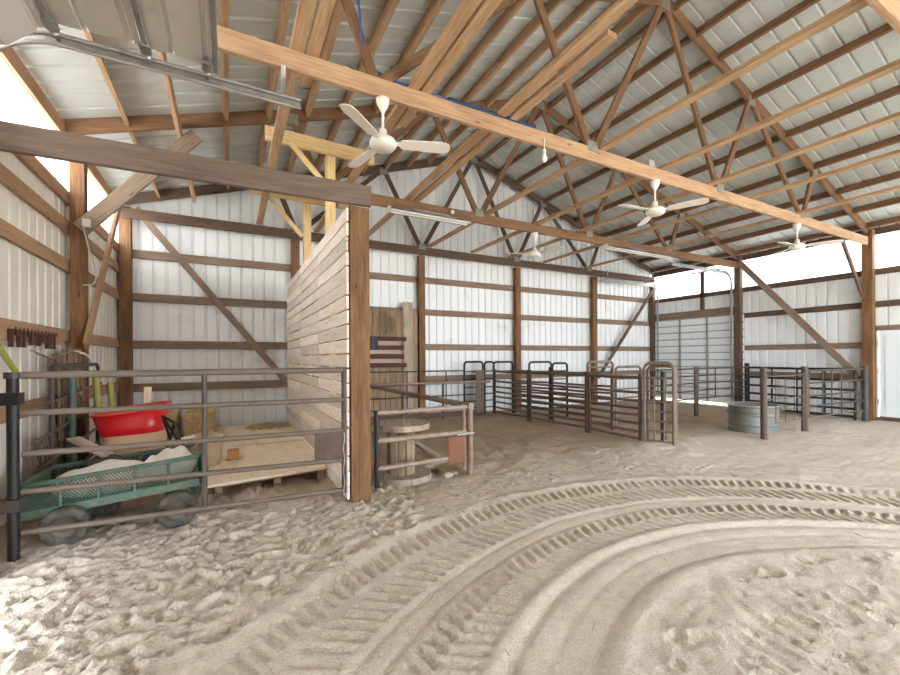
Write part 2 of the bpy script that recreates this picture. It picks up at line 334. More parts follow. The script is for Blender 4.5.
def build_floor():
    xs = np.concatenate([np.arange(-2.0, -1.4, 0.1), np.arange(-1.4, 5.2, 0.0155), np.arange(5.2, 11.3, 0.04)])
    ys = np.concatenate([np.arange(-3.8, 0.2, 0.12), np.arange(0.2, 4.1, 0.0155), np.arange(4.1, 8.3, 0.04)])
    X, Y = np.meshgrid(xs, ys); R = np.hypot(X - CTR[0], Y - CTR[1]); A = np.arctan2(Y - CTR[1], X - CTR[0])
    Z = 0.03 * hash_noise(X, Y, 1, 0.8) + 0.02 * hash_noise(X, Y, 2, 2.3)
    wob = 0.05 * hash_noise(X, Y, 9, 0.9); R = R + wob
    track = sst(2.16, 2.24, R) * (1 - sst(3.72, 3.8, R)) * sst(-0.35, 0.15, Y)
    inner = (1 - sst(2.1, 2.3, R))
    rough = 1 - 0.8 * track
    Z += rough * (0.012 * hash_noise(X, Y, 3, 7) + 0.008 * hash_noise(X, Y, 4, 15) + 0.005 * hash_noise(X, Y, 6, 28)) + 0.003 * hash_noise(X, Y, 5, 45)
    # tyre tracks round the turn
    def strip(rc, wd, per, sl, dep, ph=0.0):
        m = sst(rc - wd / 2, rc - wd / 2 + 0.02, R) * (1 - sst(rc + wd / 2 - 0.02, rc + wd / 2, R))
        s = A * rc; lug = np.sin(2 * np.pi * (s / per + sl * (R - rc) / wd) + ph)
        return m * dep * (sst(-0.35, 0.35, lug) - 0.75)
    fade = 0.45 + 0.55 * sst(-0.9, 0.3, hash_noise(X, Y, 12, 1.1) * 2)
    lugs = strip(3.63, 0.19, 0.084, 0.7, 0.022) + strip(3.34, 0.24, 0.088, -0.8, 0.020, 1.0) + strip(2.93, 0.14, 0.088, 0.7, 0.024) + strip(2.77, 0.16, 0.080, -0.7, 0.018, 2.0)
    lugs += strip(1.72, 0.2, 0.10, 0.8, 0.007) * sst(0.9, 1.4, A)
    lugs = lugs * (0.55 + 0.9 * (0.5 + hash_noise(X, Y, 14, 9))) + 0.010 * (lugs < -0.004) * hash_noise(X, Y, 15, 30)
    Z += lugs * fade * sst(-0.3, 0.2, Y)
    def groove(rc, wd, dep): return -dep * np.exp(-((R - rc) / wd) ** 2)
    sm = groove(2.6, 0.035, 0.011) + groove(2.38, 0.14, 0.012) + groove(3.1, 0.12, 0.011) + groove(3.05, 0.02, 0.008) + groove(3.17, 0.02, 0.008) + groove(2.3, 0.02, 0.006) + groove(2.46, 0.02, 0.005) - groove(2.22, 0.06, 0.012) - groove(3.8, 0.06, 0.014) - groove(2.66, 0.04, 0.010)
    Z += sm * sst(-0.3, 0.2, Y)
    # hoof prints
    r = np.random.RandomState(3); ix = xs; iy = ys; n = 0
    while n < 2600:
        px = r.uniform(-1.4, 5.0); py = r.uniform(0.4, 4.6); rr = math.hypot(px - CTR[0], py - CTR[1])
        left = px < 1.0 + 0.3 * (py - 2)
        if 2.1 < rr < 3.85: continue
        if not left and r.rand() > (0.25 if rr < 2.1 else 0.2): continue
        n += 1; ra = r.uniform(0.016, 0.036) if r.rand() < 0.75 else r.uniform(0.04, 0.075); rb = ra * r.uniform(0.7, 1.0); an = r.uniform(0, 3.14); dp = r.uniform(0.005, 0.022) * (1 if left else 0.5)
        a0, a1 = np.searchsorted(ix, [px - 2.2 * ra, px + 2.2 * ra]); b0, b1 = np.searchsorted(iy, [py - 2.2 * ra, py + 2.2 * ra])
        if a1 <= a0 or b1 <= b0: continue
        dx = X[b0:b1, a0:a1] - px; dy = Y[b0:b1, a0:a1] - py
        q = np.sqrt(((dx * math.cos(an) + dy * math.sin(an)) / ra) ** 2 + ((-dx * math.sin(an) + dy * math.cos(an)) / rb) ** 2)
        Z[b0:b1, a0:a1] += -dp * (1 - sst(0.55, 1.05, q)) + dp * 0.45 * np.exp(-((q - 1.25) / 0.28) ** 2)
    Z += sst(3.2, 4.2, Y + 0.5 * hash_noise(X, Y, 21, 1.5)) * (0.030 * hash_noise(X, Y, 22, 3.1) + 0.026 * hash_noise(X, Y, 23, 6.5) + 0.016 * hash_noise(X, Y, 24, 12))
    for _ in range(260):     # clods and scuffs further back
        px, py = r.uniform(1.5, 10.8), r.uniform(3.2, 8.0); ra = r.uniform(0.1, 0.25); dp = r.uniform(-0.02, 0.025)
        Z += 0 if abs(dp) < 0.004 else dp * np.exp(-(((X - px) / ra) ** 2 + ((Y - py) / (ra * 0.7)) ** 2)) if ra > 0.23 else 0
    Z += 0.05 * np.exp(-(((X - 5.5) / 0.9) ** 2 + ((Y - 3.75) / 0.25) ** 2))     # sand banked against the chute
    Z -= 0.06 * sst(0.2, 0, np.abs(X - XL)) * 0
    edge = sst(0.3, 0.0, XR - X); Z = Z * (1 - edge) + 0.0 * edge
    Z -= 0.012
    ny, nx = X.shape; V = np.stack([X, Y, Z], -1).reshape(-1, 3)
    idx = np.arange(nx * ny).reshape(ny, nx); Fq = np.stack([idx[:-1, :-1], idx[:-1, 1:], idx[1:, 1:], idx[1:, :-1]], -1).reshape(-1, 4)
    me = bpy.data.meshes.new('floor'); me.vertices.add(len(V)); me.vertices.foreach_set('co', V.astype(np.float32).ravel())
    me.loops.add(Fq.size); me.loops.foreach_set('vertex_index', Fq.astype(np.int32).ravel())
    me.polygons.add(len(Fq)); me.polygons.foreach_set('loop_start', np.arange(0, Fq.size, 4, dtype=np.int32))
    try: me.polygons.foreach_set('loop_total', np.full(len(Fq), 4, np.int32))
    except Exception: pass
    me.polygons.foreach_set('use_smooth', np.ones(len(Fq), bool)); me.update(calc_edges=True); me.validate()
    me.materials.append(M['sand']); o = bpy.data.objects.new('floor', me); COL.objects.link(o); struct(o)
build_floor()
# yard outside
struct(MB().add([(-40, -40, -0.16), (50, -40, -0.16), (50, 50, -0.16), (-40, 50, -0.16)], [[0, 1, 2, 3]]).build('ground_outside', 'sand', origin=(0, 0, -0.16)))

# ------------------------------------------------------------------ walls
ZS0, ZS1 = 2.93, 3.68            # translucent strip
def wall_side(name, x, nout, mat, spans):
    mb = MB()
    for y0, y1, z0, z1 in spans: sheet(mb, (x, y0, 0), (0, 1, 0), (0, 0, 1), (nout, 0, 0), y1 - y0, lambda u: (z0, z1))
    return struct(mb.build(name, mat, origin=(x, 0, 0)))
ZSL = 3.03
wl_ = wall_side('wall_left', WLX, -1, 'leftmetal', [(3.0, WBY + 0.02, -0.1, ZSL), (YF, 0.06, -0.1, ZSL)])
WR = WRX
wr_ = wall_side('wall_right', WR, 1, 'wallmetal', [(3.2, 5.68, -0.1, ZS0), (5.68, WBY + 0.02, 2.30, ZS0), (2.27, 3.2, 1.70, ZS0), (YF, 2.29, -0.1, ZS0)])
def lite_strip(name, x, nout, spans):
    mb = MB()
    for y0, y1 in spans: sheet(mb, (x, y0, 0), (0, 1, 0), (0, 0, 1), (nout, 0, 0), y1 - y0, lambda u: ((ZSL if nout < 0 else ZS0) - 0.02, ZS1 + 0.04), pitch=0.43)
    return struct(mb.build(name, 'lite', origin=(x, 0, ZS0)))
def joints(par, x):
    y = -3.0
    while y < YB:
        MB().box(x - 0.004, x + 0.004, y - 0.007, y + 0.007, (ZSL if x < 0 else ZS0) - 0.02, ZS1 + 0.04, bev=0.001).build('lap_joint', 'plate', par); y += 0.66
w1 = lite_strip('window_1', WLX - 0.015, -1, [(YF, WBY + 0.02)]); w2_ = lite_strip('window_2', WR + 0.012, 1, [(YF, WBY + 0.02)]); joints(w1, WLX - 0.008); joints(w2_, WR + 0.004)
mb = MB(); sheet(mb, (WLX, WBY, 0), (1, 0, 0), (0, 0, 1), (0, 1, 0), WRX - WLX, lambda u: (-0.1, roofz(WLX + u)))
wb_ = struct(mb.build('wall_back', 'wallmetal', origin=(XC, WBY, 0)))
def girt(wall, p0, p1, wid, thk, mat): return MB().beam(p0, p1, wid, thk).build('girt', mat, wall)
# back wall girts
for z in (2.93, 2.24, 1.49, 0.80):
    for a, b in ((WLX + 0.05, 3.60), (3.605, 8.70), (8.705, WRX - 0.05)):
        girt(wb_, (a, WBY - 0.022, z), (b, WBY - 0.022, z), 0.04, 0.13, 'girt')
for z, m in ((2.98, 'leftgirt'), (2.665, 'leftgirt'), (2.25, 'leftgirt'), (1.505, 'leftgirt'), (0.84, 'leftgirt')):
    girt(wl_, (WLX + 0.022, 3.2, z), (WLX + 0.022, WBY - 0.05, z), 0.04, 0.13, m)
girt(wl_, (WLX + 0.022, YF, 3.645), (WLX + 0.022, WBY - 0.05, 3.645), 0.04, 0.15, 'leftgirt')
for z in (2.9, 2.26): girt(wr_, (WRX - 0.022, Y1, z), (WRX - 0.022, Y2, z), 0.04, 0.12, 'aged'); girt(wr_, (WRX - 0.022, 0.5, z), (WRX - 0.022, Y1 - 0.005, z), 0.04, 0.12, 'aged')
girt(wr_, (WRX - 0.022, Y1, 1.46), (WRX - 0.022, Y2, 1.46), 0.04, 0.12, 'girt'); girt(wr_, (WRX - 0.022, Y1, 0.82), (WRX - 0.022, Y2, 0.82), 0.04, 0.14, 'girt')
girt(wr_, (WRX - 0.022, 0.5, 1.79), (WRX - 0.022, Y1 - 0.005, 1.79), 0.04, 0.10, 'girt')
girt(wr_, (WRX - 0.022, Y2 + 0.005, 2.9), (WRX - 0.022, WBY - 0.05, 2.9), 0.04, 0.11, 'aged')
girt(wr_, (WRX - 0.022, Y2 + 0.005, 2.40), (WRX - 0.022, WBY - 0.05, 2.40), 0.05, 0.22, 'girt')
girt(wr_, (WRX - 0.022, 6.72, 2.95), (WRX - 0.022, 6.85, 2.95), 0.05, 0.9, 'aged') if False else MB().beam((WRX - 0.022, 6.63, 2.51), (WRX - 0.022, 6.63, 3.55), 0.1, 0.04, (1, 0, 0)).build('stud', 'aged', wr_)
girt(wr_, (WRX - 0.022, YF, 3.70), (WRX - 0.022, WBY - 0.05, 3.70), 0.04, 0.15, 'aged')
girt(wr_, (WRX - 0.022, 2.25, 0.02), (WRX - 0.022, Y1 - 0.005, 0.02), 0.04, 0.09, 'aged')

# unseen front gable wall behind the camera, added to limit light; doorway sized likewise
mb = MB(); DX0, DX1, DZ = 2.4, 10.4, 3.4
sheet(mb, (WLX, YF, 0), (1, 0, 0), (0, 0, 1), (0, -1, 0), DX0 - WLX, lambda u: (-0.1, roofz(WLX + u)))
sheet(mb, (DX0, YF, 0), (1, 0, 0), (0, 0, 1), (0, -1, 0), DX1 - DX0, lambda u: (DZ, roofz(DX0 + u)))
sheet(mb, (DX1, YF, 0), (1, 0, 0), (0, 0, 1), (0, -1, 0), WRX - DX1, lambda u: (-0.1, roofz(DX1 + u)))
struct(mb.build('wall_front', 'wallmetal', origin=(XC, YF, 0)))

# roof: sheets, purlins
mb = MB(); sl = math.hypot(1, 0.325)
run = XC - XL + 0.28
for s in (-1, 1):
    xe = XL - 0.28 if s < 0 else XR + 0.28
    dv = Vector((-s, 0, 0.325)).normalized(); nz = Vector((0.325 * s, 0, 1)).normalized()
    sheet(mb, (xe, YF, 3.70 + 0.083 - 0.28 * 0.325), (0, 1, 0), dv, nz, WBY - YF + 0.1, lambda u: (0, run * sl), pitch=0.23, rib=0.02)
ceil = struct(mb.build('ceiling', 'roofmetal', origin=(XC, 2, 5)))
LP = [-0.99, -0.03, 0.44, 0.91, 1.38, 1.84, 2.30, 2.76, 3.24, 3.72, 4.2, 4.68]
RP = [5.02, 5.50, 6.0, 6.86, 7.86, 8.80, 9.65, 10.35, 10.95]
for x in LP + RP:
    s = -1 if x < XC else 1; n = Vector((0.325 * s, 0, 1)).normalized()
    for ya, yb in ((-1.4, Y0 - 0.03), (Y0 + 0.03, Y1 - 0.03), (Y1 + 0.03, Y2 - 0.03), (Y2 + 0.03, YB - 0.14)):
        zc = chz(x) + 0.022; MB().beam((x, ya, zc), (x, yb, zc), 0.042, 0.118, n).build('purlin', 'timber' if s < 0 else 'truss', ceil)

# ------------------------------------------------------------------ roof trusses
def zc2(x): return chz(x)
BP = [1.1, 3.57, 6.02, 8.4]; TPT = [0.72, 2.73, XC, 6.85, 8.85]
def truss(y, label, mat, full=True):
    t = thing('roof_truss', label, 'roof truss', (XC, y, 3.43), 'timber roof trusses')
    MB().beam((XL - 0.06, y, 3.505), (XR - 0.075, y, 3.505), 0.045, 0.155).build('bottom_chord', mat, t)
    MB().beam((XL - 0.09, y, chz(XL - 0.09)), (XC, y, chz(XC)), 0.045, 0.15).build('top_chord', 'truss' if mat != 'aged' else mat, t)
    MB().beam((XR - 0.075, y, chz(XR - 0.075)), (XC, y, chz(XC)), 0.045, 0.15).build('top_chord', 'truss' if mat != 'aged' else mat, t)
    pairs = [(BP[0], TPT[0]), (BP[0], TPT[1]), (BP[1], TPT[1]), (BP[1], XC), (BP[2], XC), (BP[2], TPT[3]), (BP[3], TPT[3]), (BP[3], TPT[4])]
    for b, p in pairs:
        MB().beam((b + (0.03 if p > b else -0.03), y, 3.56), (p + (0.03 if b > p else -0.03), y, chz(p) - 0.04), 0.042, 0.085, (0, 1, 0.001) if False else (0, 0, 1)).build('web', mat if mat != 'timber' else 'truss', t)
    for b in (BP[1:] if y == Y1 else BP): MB().box(b - 0.075, b + 0.075, y - 0.027, y + 0.027, 3.53, 3.65, bev=0.001).build('gusset_plate', 'plate', t)
    for p in TPT:
        z = chz(p); MB().box(p - 0.08, p + 0.08, y - 0.027, y + 0.027, z - 0.12, z + 0.02, bev=0.001).build('gusset_plate', 'plate', t)
    return t
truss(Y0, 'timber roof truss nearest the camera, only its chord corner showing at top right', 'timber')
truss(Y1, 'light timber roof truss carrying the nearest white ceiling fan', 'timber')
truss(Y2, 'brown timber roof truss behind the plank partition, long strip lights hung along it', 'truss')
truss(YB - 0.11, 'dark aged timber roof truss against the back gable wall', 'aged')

# ------------------------------------------------------------------ posts
PG = 'timber wall posts'
def post(x, y, z1, label, mat='post', wx=0.14, wy=0.14, z0=-0.12, group=PG):
    return one_beam('timber_post', (x, y, z0), (x, y, z1), wx, wy, mat, label, 'post', group, (0, 1, 0))
post(XL, Y2 + 0.10, 3.62, 'timber post on left wall with coiled ropes and a small electrical box', 'post', 0.125, 0.13)
post(XL, YB + 0.0, 3.62, 'timber corner post where cream left wall meets the back wall', 'post', 0.15, 0.13)
post(1.07, YB, 3.42, 'timber back wall post at the far end of the plank partition', 'post', 0.14, 0.12)
post(3.60, YB, 3.42, 'timber back wall post beside the wooden flag and upright planks', 'post', 0.14, 0.10)
post(6.13, YB, 3.42, 'timber back wall post standing behind the rusty chute panels, middle of three', 'post', 0.14, 0.12)
post(8.70, YB, 3.42, 'timber back wall post nearest the diagonal braces of the right corner', 'post', 0.14, 0.12)
post(XR, YB, 3.42, 'dark timber corner post beside the closed overhead door', 'aged', 0.12, 0.12)
post(XR, Y2, 3.72, 'timber post on the near side of the closed overhead door', 'aged', 0.13, 0.14)
post(XR, Y1, 3.72, 'tall timber post beside the white walk-in door', 'post', 0.14, 0.16)
for y in (Y1, Y2):
    pass
post(XP + 0.095, 3.70, 2.60, 'thick rough timber post at the front end of the plank partition', 'post', 0.175, 0.15, -0.12)
post(XP + 0.16, 5.15, 3.72, 'pale new timber post behind the partition, the one nearer the camera', 'pale', 0.10, 0.13, -0.1, 'pale new posts')
post(XP + 0.16, 6.87, 3.72, 'pale new timber post behind the partition, the one closer to the back wall', 'pale', 0.11, 0.13, -0.1, 'pale new posts')
one_beam('header_beam', (WLX + 0.06, 3.625, 2.66), (1.115, 3.59, 2.69), 0.045, 0.18, 'header', 'wide brown header plank running from left wall to the thick partition post', 'beam')
one_beam('cross_beam', (0.36, 5.07, 3.79), (1.62, 5.07, 3.77), 0.045, 0.16, 'pale', 'pale short cross plank on top of the nearer new post', 'beam')
one_beam('cross_beam', (0.30, 6.79, 3.79), (1.75, 6.79, 3.77), 0.045, 0.16, 'pale', 'pale short cross plank on top of the new post near the back wall', 'beam')
for a, b, z0, z1, y, lab in ((0.62, 1.05, 3.72, 3.28, 5.03, 'short slanted knee brace under left half of the nearer pale cross plank'), (0.50, 1.0, 3.72, 3.15, 6.75, 'short slanted knee brace under the cross plank near back wall')):
    one_beam('knee_brace', (a, y, z0), (b, y, z1), 0.04, 0.06, 'pale', lab, 'brace', 'knee braces')
# diagonal braces
DG = 'diagonal timber braces'
one_beam('diagonal_brace', (-1.28, YB - 0.09, 3.60), (0.93, YB - 0.09, 0.80), 0.04, 0.10, 'girt', 'long diagonal timber brace across the back wall of the left stall', 'brace', DG)
one_beam('diagonal_brace', (XR - 0.10, 5.62, 3.56), (XR - 0.10, 3.46, 0.84), 0.04, 0.13, 'girt', 'long diagonal timber brace on the right wall down to the door-side post', 'brace', DG)
one_beam('diagonal_brace', (11.04, YB - 0.083, 3.22), (8.76, YB - 0.083, 0.70), 0.04, 0.09, 'aged', 'weathered diagonal brace in the far right corner behind the chute', 'brace', DG)
one_beam('diagonal_brace', (XL + 0.10, 7.15, 3.42), (XL + 0.10, 5.58, 1.40), 0.04, 0.10, 'leftgirt', 'steep diagonal brace on the cream left wall between its two posts', 'brace', DG)
one_beam('knee_brace', (XL + 0.05, Y2 - 0.05, 2.62), (-0.33, Y2 - 0.05, 3.86), 0.045, 0.15, 'girt', 'broad knee brace rising from the left wall post to the truss', 'brace', 'knee braces')
one_beam('knee_brace', (10.12, Y1 + 0.06, 3.43), (11.03, Y1 + 0.06, 2.44), 0.04, 0.09, 'aged', 'grey knee brace from the tall post beside white door up to the truss', 'brace', 'knee braces')

# lateral boards resting on the bottom chords
LB = [(0.46, -1.2, 7.9, 'leftmost long lateral board on the truss chords, above the stall'),
      (0.575, 1.55, 3.7, 'short doubled board lying beside the leftmost lateral board'),
      (1.42, -1.2, 7.9, 'lateral board crossing just left above the nearest ceiling fan'),
      (1.535, 0.6, 3.9, 'doubled lateral board just right above the nearest ceiling fan'),
      (2.33, -1.2, 7.9, 'dark orange lateral board left of the hanging light bulb'),
      (2.47, 2.1, 6.1, 'light spliced lateral board next to the hanging light bulb'),
      (3.72, -1.2, 7.9, 'lateral board between the hanging bulb and the second ceiling fan'),
      (4.78, -1.2, 7.9, 'lateral board right over the second ceiling fan'),
      (5.80, -1.2, 7.9, 'lateral board first to the right of the second ceiling fan'),
      (6.85, -1.2, 7.9, 'lateral board second to the right of the second ceiling fan'),
      (8.28, -1.2, 7.9, 'lateral board above the fan nearest the right wall')]
for x, ya, yb, lab in LB:
    one_beam('lateral_board', (x, ya, 3.604), (x, yb, 3.604), 0.095, 0.042, 'lateral', lab, 'board', 'lateral boards on the trusses')

one_beam('lateral_board', (-0.50, 2.3, 3.86), (-0.50, 7.88, 3.86), 0.042, 0.13, 'lateral', 'upright lateral board nailed under the left roof slope above the stall', 'board', 'lateral boards on the trusses')
# ------------------------------------------------------------------ plank partition
part = thing('plank_partition', 'tall partition of whitewashed horizontal planks dividing the left stall', 'partition', (XP, 5.8, 0))
mb = MB(); ycuts = [3.64, 4.95, 6.35, 7.93]; H = 2.585; n = 20; bh = H / n
for k in range(n):
    sh = rnd.uniform(-0.04, 0.04)
    for a, b in zip(ycuts[:-1], ycuts[1:]):
        dz = rnd.uniform(-0.004, 0.004); g = rnd.uniform(0.005, 0.017)
        a2 = a + (sh if a > 3.7 else 0) + 0.003; b2 = b + (sh if b < 7.9 else 0)
        mb.beam((XP - 0.011 - rnd.uniform(0, 0.004), a2, (k + 0.5) * bh + dz), (XP - 0.011 - rnd.uniform(0, 0.004), b2, (k + 0.5) * bh + dz), 0.02, bh - g)
mb.build('planks', 'board', part)
for y in (4.95, 6.35, 7.85): MB().box(XP + 0.006, XP + 0.10, y - 0.02, y + 0.02, -0.1, 2.4).build('stud', 'plank', part)

# ------------------------------------------------------------------ doors
# closed overhead door in the right wall
d1 = MB(); yA, yB2 = 5.60, YB + 0.08; zb, zt = 0.055, 2.31; ns = 4
for k in range(12):
    z0 = zb + (zt - zb) * k / 12; z1 = zb + (zt - zb) * (k + 1) / 12 - 0.030
    d1.box(XR + 0.045, XR + 0.078, yA, yB2, z0, z1, bev=0.012)
od = struct(d1.build('door_1', 'doormetal'))
MB().box(XR + 0.07, XR + 0.10, yA, yB2, zb, zt, bev=0.003).build('backing', 'joint_shade', od)  # darker grey backing paints shadow lines into the gaps between door bands
for y in (6.47, 7.22):
    MB().box(XR + 0.02, XR + 0.044, y - 0.025, y + 0.025, zb, zt, bev=0.003).build('stile', 'plate', od)
for k in range(1, 4):
    z = zb + (zt - zb) * k / ns; MB().box(XR + 0.015, XR + 0.044, yA + 0.02, yA + 0.08, z - 0.04, z + 0.04, bev=0.003).build('hinge', 'galv', od)
# white walk door
d2 = MB(); d2.box(XR + 0.06, XR + 0.10, 2.28, 3.19, 0.07, 1.72)
dd = struct(d2.build('door_2', 'whitedoor'))
for y0, y1 in ((2.36, 2.68), (2.79, 3.11)):
    for z0, z1 in ((0.2, 0.62), (0.72, 1.22), (1.32, 1.62)):
        m = MB(); m.box(XR + 0.048, XR + 0.06, y0, y1, z0, z1, bev=0.01); m.build('raised_panel', 'whitedoor', dd)
for z in (0.35, 0.95, 1.5): MB().tube([(XR + 0.045, 3.2, z - 0.05), (XR + 0.045, 3.2, z + 0.05)], 0.012).build('hinge', 'galv', dd)
MB().box(XR + 0.05, XR + 0.115, 3.20, 3.235, 0.05, 1.74).build('door_frame', 'white', dd)
# part-open overhead door in the left wall, its top up under the trusses
d3 = MB(); yD0, yD1 = 0.0, 3.15
def door_section(mb, a, b):
    a, b = Vector(a), Vector(b); d = (b - a); L = d.length; d.normalize(); nrm = Vector((-d.z, 0, d.x))
    if nrm.z < 0: nrm = -nrm
    prof = []; u = 0.0
    for k in range(2):
        uc = L * (k + 0.5) / 2 + 0.0
        prof += [(uc - 0.05, 0), (uc - 0.04, 0.012), (uc - 0.022, 0.012), (uc - 0.012, 0)]
    prof = [(0, 0)] + prof + [(L, 0)]
    vs = []
    for uu, nn in prof: p = a + d * uu + nrm * nn; vs += [(p.x, yD0, p.z), (p.x, yD1, p.z)]
    m = len(prof)
    for uu, nn in prof: p = a + d * uu + nrm * (nn + 0.04); vs += [(p.x, yD0, p.z), (p.x, yD1, p.z)]
    fs = [[2 * k, 2 * k + 1, 2 * k + 3, 2 * k + 2] for k in range(m - 1)] + [[2 * m + 2 * k, 2 * m + 2 * k + 2, 2 * m + 2 * k + 3, 2 * m + 2 * k + 1] for k in range(m - 1)]
    fs += [[2 * k + 1, 2 * m + 2 * k + 1, 2 * m + 2 * k + 3, 2 * k + 3] for k in range(m - 1)] + [[0, 2 * m, 2 * m + 1, 1], [2 * m - 2, 2 * m - 1, 4 * m - 1, 4 * m - 2]]
    mb.add(vs, fs)
secs = [((-0.06, 0, 3.19), (-0.445, 0, 3.19)), ((-0.45, 0, 3.19), (-0.88, 0, 3.18)), ((-0.885, 0, 3.175), (-1.19, 0, 2.87))] + [((-1.20, 0, 2.85 - 0.44 * k), (-1.20, 0, 2.42 - 0.44 * k)) for k in range(5)] + [((-1.20, 0, 0.65), (-1.20, 0, 0.32))]  # unseen vertical sections added to limit light through the opening
for a, b in secs: door_section(d3, a, b)
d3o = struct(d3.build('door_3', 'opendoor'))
MB().box(WLX + 0.02, -1.25, 3.17, 3.20, -0.05, 3.0).build('light_stop', 'leftgirt', d3o)  # unseen upright added to stop light leaking past the door edge
for x, z in ((-0.445, 3.165), (-0.88, 3.155), (-0.075, 3.165)):
    MB().box(x - 0.018, x + 0.018, yD0, yD1, z - 0.016, z + 0.02, bev=0.003).build('strut', 'galv', d3o)
for x, z in ((-0.445, 3.14), (-0.88, 3.13), (-0.12, 3.14)):
    m = MB(); m.lathe((x, 3.15, z), [(0, 0), (0.022, 0), (0.022, 0.02), (0.01, 0.02), (0.01, 0.07), (0, 0.07)], 12, axis=(0, 1, 0)); m.box(x - 0.03, x + 0.03, 3.06, 3.14, z - 0.004, z + 0.02, bev=0.002); m.build('roller_hinge', 'galv', d3o)
def track(label, pts, ext):
    t = thing('door_track', label, 'track', pts[0])
    m = MB()
    P = [Vector(p) for p in pts]
    for dz, dy in ((0.03, 0), (-0.03, 0)):
        m.tube([p + Vector((0, dy, dz)) if abs(p.z - pts[0][2]) < 0.05 else p + Vector((dz, dy, 0)) if False else p + Vector((0, dy, dz)) for p in P], 0.012, 8)
    m.build('channel', 'galv', t)
    m2 = MB()
    for a, b in zip(P[:-1], P[1:]): m2.beam(a + Vector((0, 0.012, 0)), b + Vector((0, 0.012, 0)), 0.006, 0.055, bev=0.001)
    m2.build('web', 'galv', t)
    for a, b in ext: MB().beam(a, b, 0.03, 0.02, bev=0.002).build('hanger', 'galv', t)
    return t
curve = [(-0.87 - 0.36 * math.sin(a), 3.215, 3.13 - 0.36 + 0.36 * math.cos(a)) for a in np.linspace(0, math.pi / 2, 9)]
track('steel track of the raised overhead door at upper left', [(0.47, 3.215, 3.13)] + curve + [(-1.23, 3.215, 0.2)], [((0.36, 3.24, 3.13), (0.36, 3.30, 3.43))])
tag(MB().tube([(0.361, 3.285, 3.14), (0.361, 3.285, 3.42)], 0.018).build('conduit', 'box'), 'short pale pipe hanging beside the end of the upper left door track', 'pipe')
for y, lab in ((5.80, 'steel track of the closed overhead door, on the near side'), (7.82, 'steel track of the closed overhead door, in the far corner')):
    sgn = 1; cv = [(10.75 + 0.30 * math.sin(a), y, 3.17 - 0.30 + 0.30 * math.cos(a) + 0.15) for a in np.linspace(0, math.pi / 2, 8)]
    track(lab, [(8.7, y, 3.32)] + cv + [(11.05, y, 0.15)], [((9.0, y + 0.03, 3.32), (9.0, y + 0.03, 3.6))])
tag(MB().tube([(10.5, 5.76, 3.379), (10.5, 7.84, 3.379)], 0.018, 8).build('torsion_bar', 'galv'), 'thin steel bar between the two tracks of the closed overhead door', 'bar')

# ------------------------------------------------------------------ ceiling fans
def fan_proto(label, loc, drop):
    t = thing('ceiling_fan', label, 'fan', loc, 'white ceiling fans'); x, y, z = loc       # loc: underside of chord
    m = MB(); m.lathe((x, y, z), [(0.001, 0), (0.055, 0), (0.055, -0.03), (0.045, -0.06), (0.022, -0.10), (0.014, -0.12)], 20); m.build('canopy', 'white', t)
    MB().tube([(x, y, z - 0.1), (x, y, z - drop + 0.1)], 0.011).build('downrod', 'white', t)
    m = MB(); h = z - drop; m.lathe((x, y, h), [(0.013, 0.13), (0.03, 0.12), (0.035, 0.07), (0.05, 0.05), (0.10, 0.035), (0.112, 0.01), (0.112, -0.015), (0.095, -0.035), (0.05, -0.045), (0.001, -0.047)], 24); m.build('motor', 'white', t)
    for k in range(3):
        m = MB(); d = Vector((math.cos(2 * math.pi * k / 3), math.sin(2 * math.pi * k / 3), 0)); s = Vector((-d.y, d.x, 0)); vs = []
        prof = [(0.10, 0.018), (0.14, 0.022), (0.16, 0.05), (0.30, 0.056), (0.45, 0.062), (0.52, 0.06), (0.555, 0.045), (0.57, 0.015)]
        for r, wd in prof:
            for sg in (-1, 1):
                for dz in (0.004, -0.004): vs.append(Vector((x, y, h + 0.01)) + d * r + s * sg * wd + Vector((0, 0, -sg * wd * 0.22 + dz)))
        fs = []
        for i in range(len(prof) - 1):
            a = 4 * i; b = a + 4; fs += [[a, a + 2, b + 2, b], [a + 1, b + 1, b + 3, a + 3], [a, b, b + 1, a + 1], [a + 2, a + 3, b + 3, b + 2]]
        fs += [[0, 1, 3, 2], [4 * len(prof) - 4, 4 * len(prof) - 2, 4 * len(prof) - 1, 4 * len(prof) - 3]]
        m.add(vs, fs, None, 0, False); m.build('blade', 'white', t)
    return t
def dup(root, loc, rz, label):
    r = root.copy(); COL.objects.link(r); r.location = loc; r.rotation_euler = (0, 0, rz); r['label'] = label; WORLD[r.name] = tuple(loc)
    for ch in list(root.children):
        c = ch.copy(); COL.objects.link(c); c.parent = r
        for g in list(ch.children):
            e = g.copy(); COL.objects.link(e); e.parent = c
    return r
fan = fan_proto('white ceiling fan nearest the camera, above the thick partition post', (1.143, Y1, 3.427), 0.38)
dup(fan, (4.655, Y1, 3.427), math.radians(-66), 'white ceiling fan under the middle of the light nearer truss')
dup(fan, (4.72, Y2, 3.427), math.radians(-78), 'white ceiling fan hanging further back near the roof centre')
dup(fan, (8.25, Y1, 3.427), math.radians(-60), 'white ceiling fan closest to the right wall')
fan.rotation_euler = (0, 0, math.radians(-18))

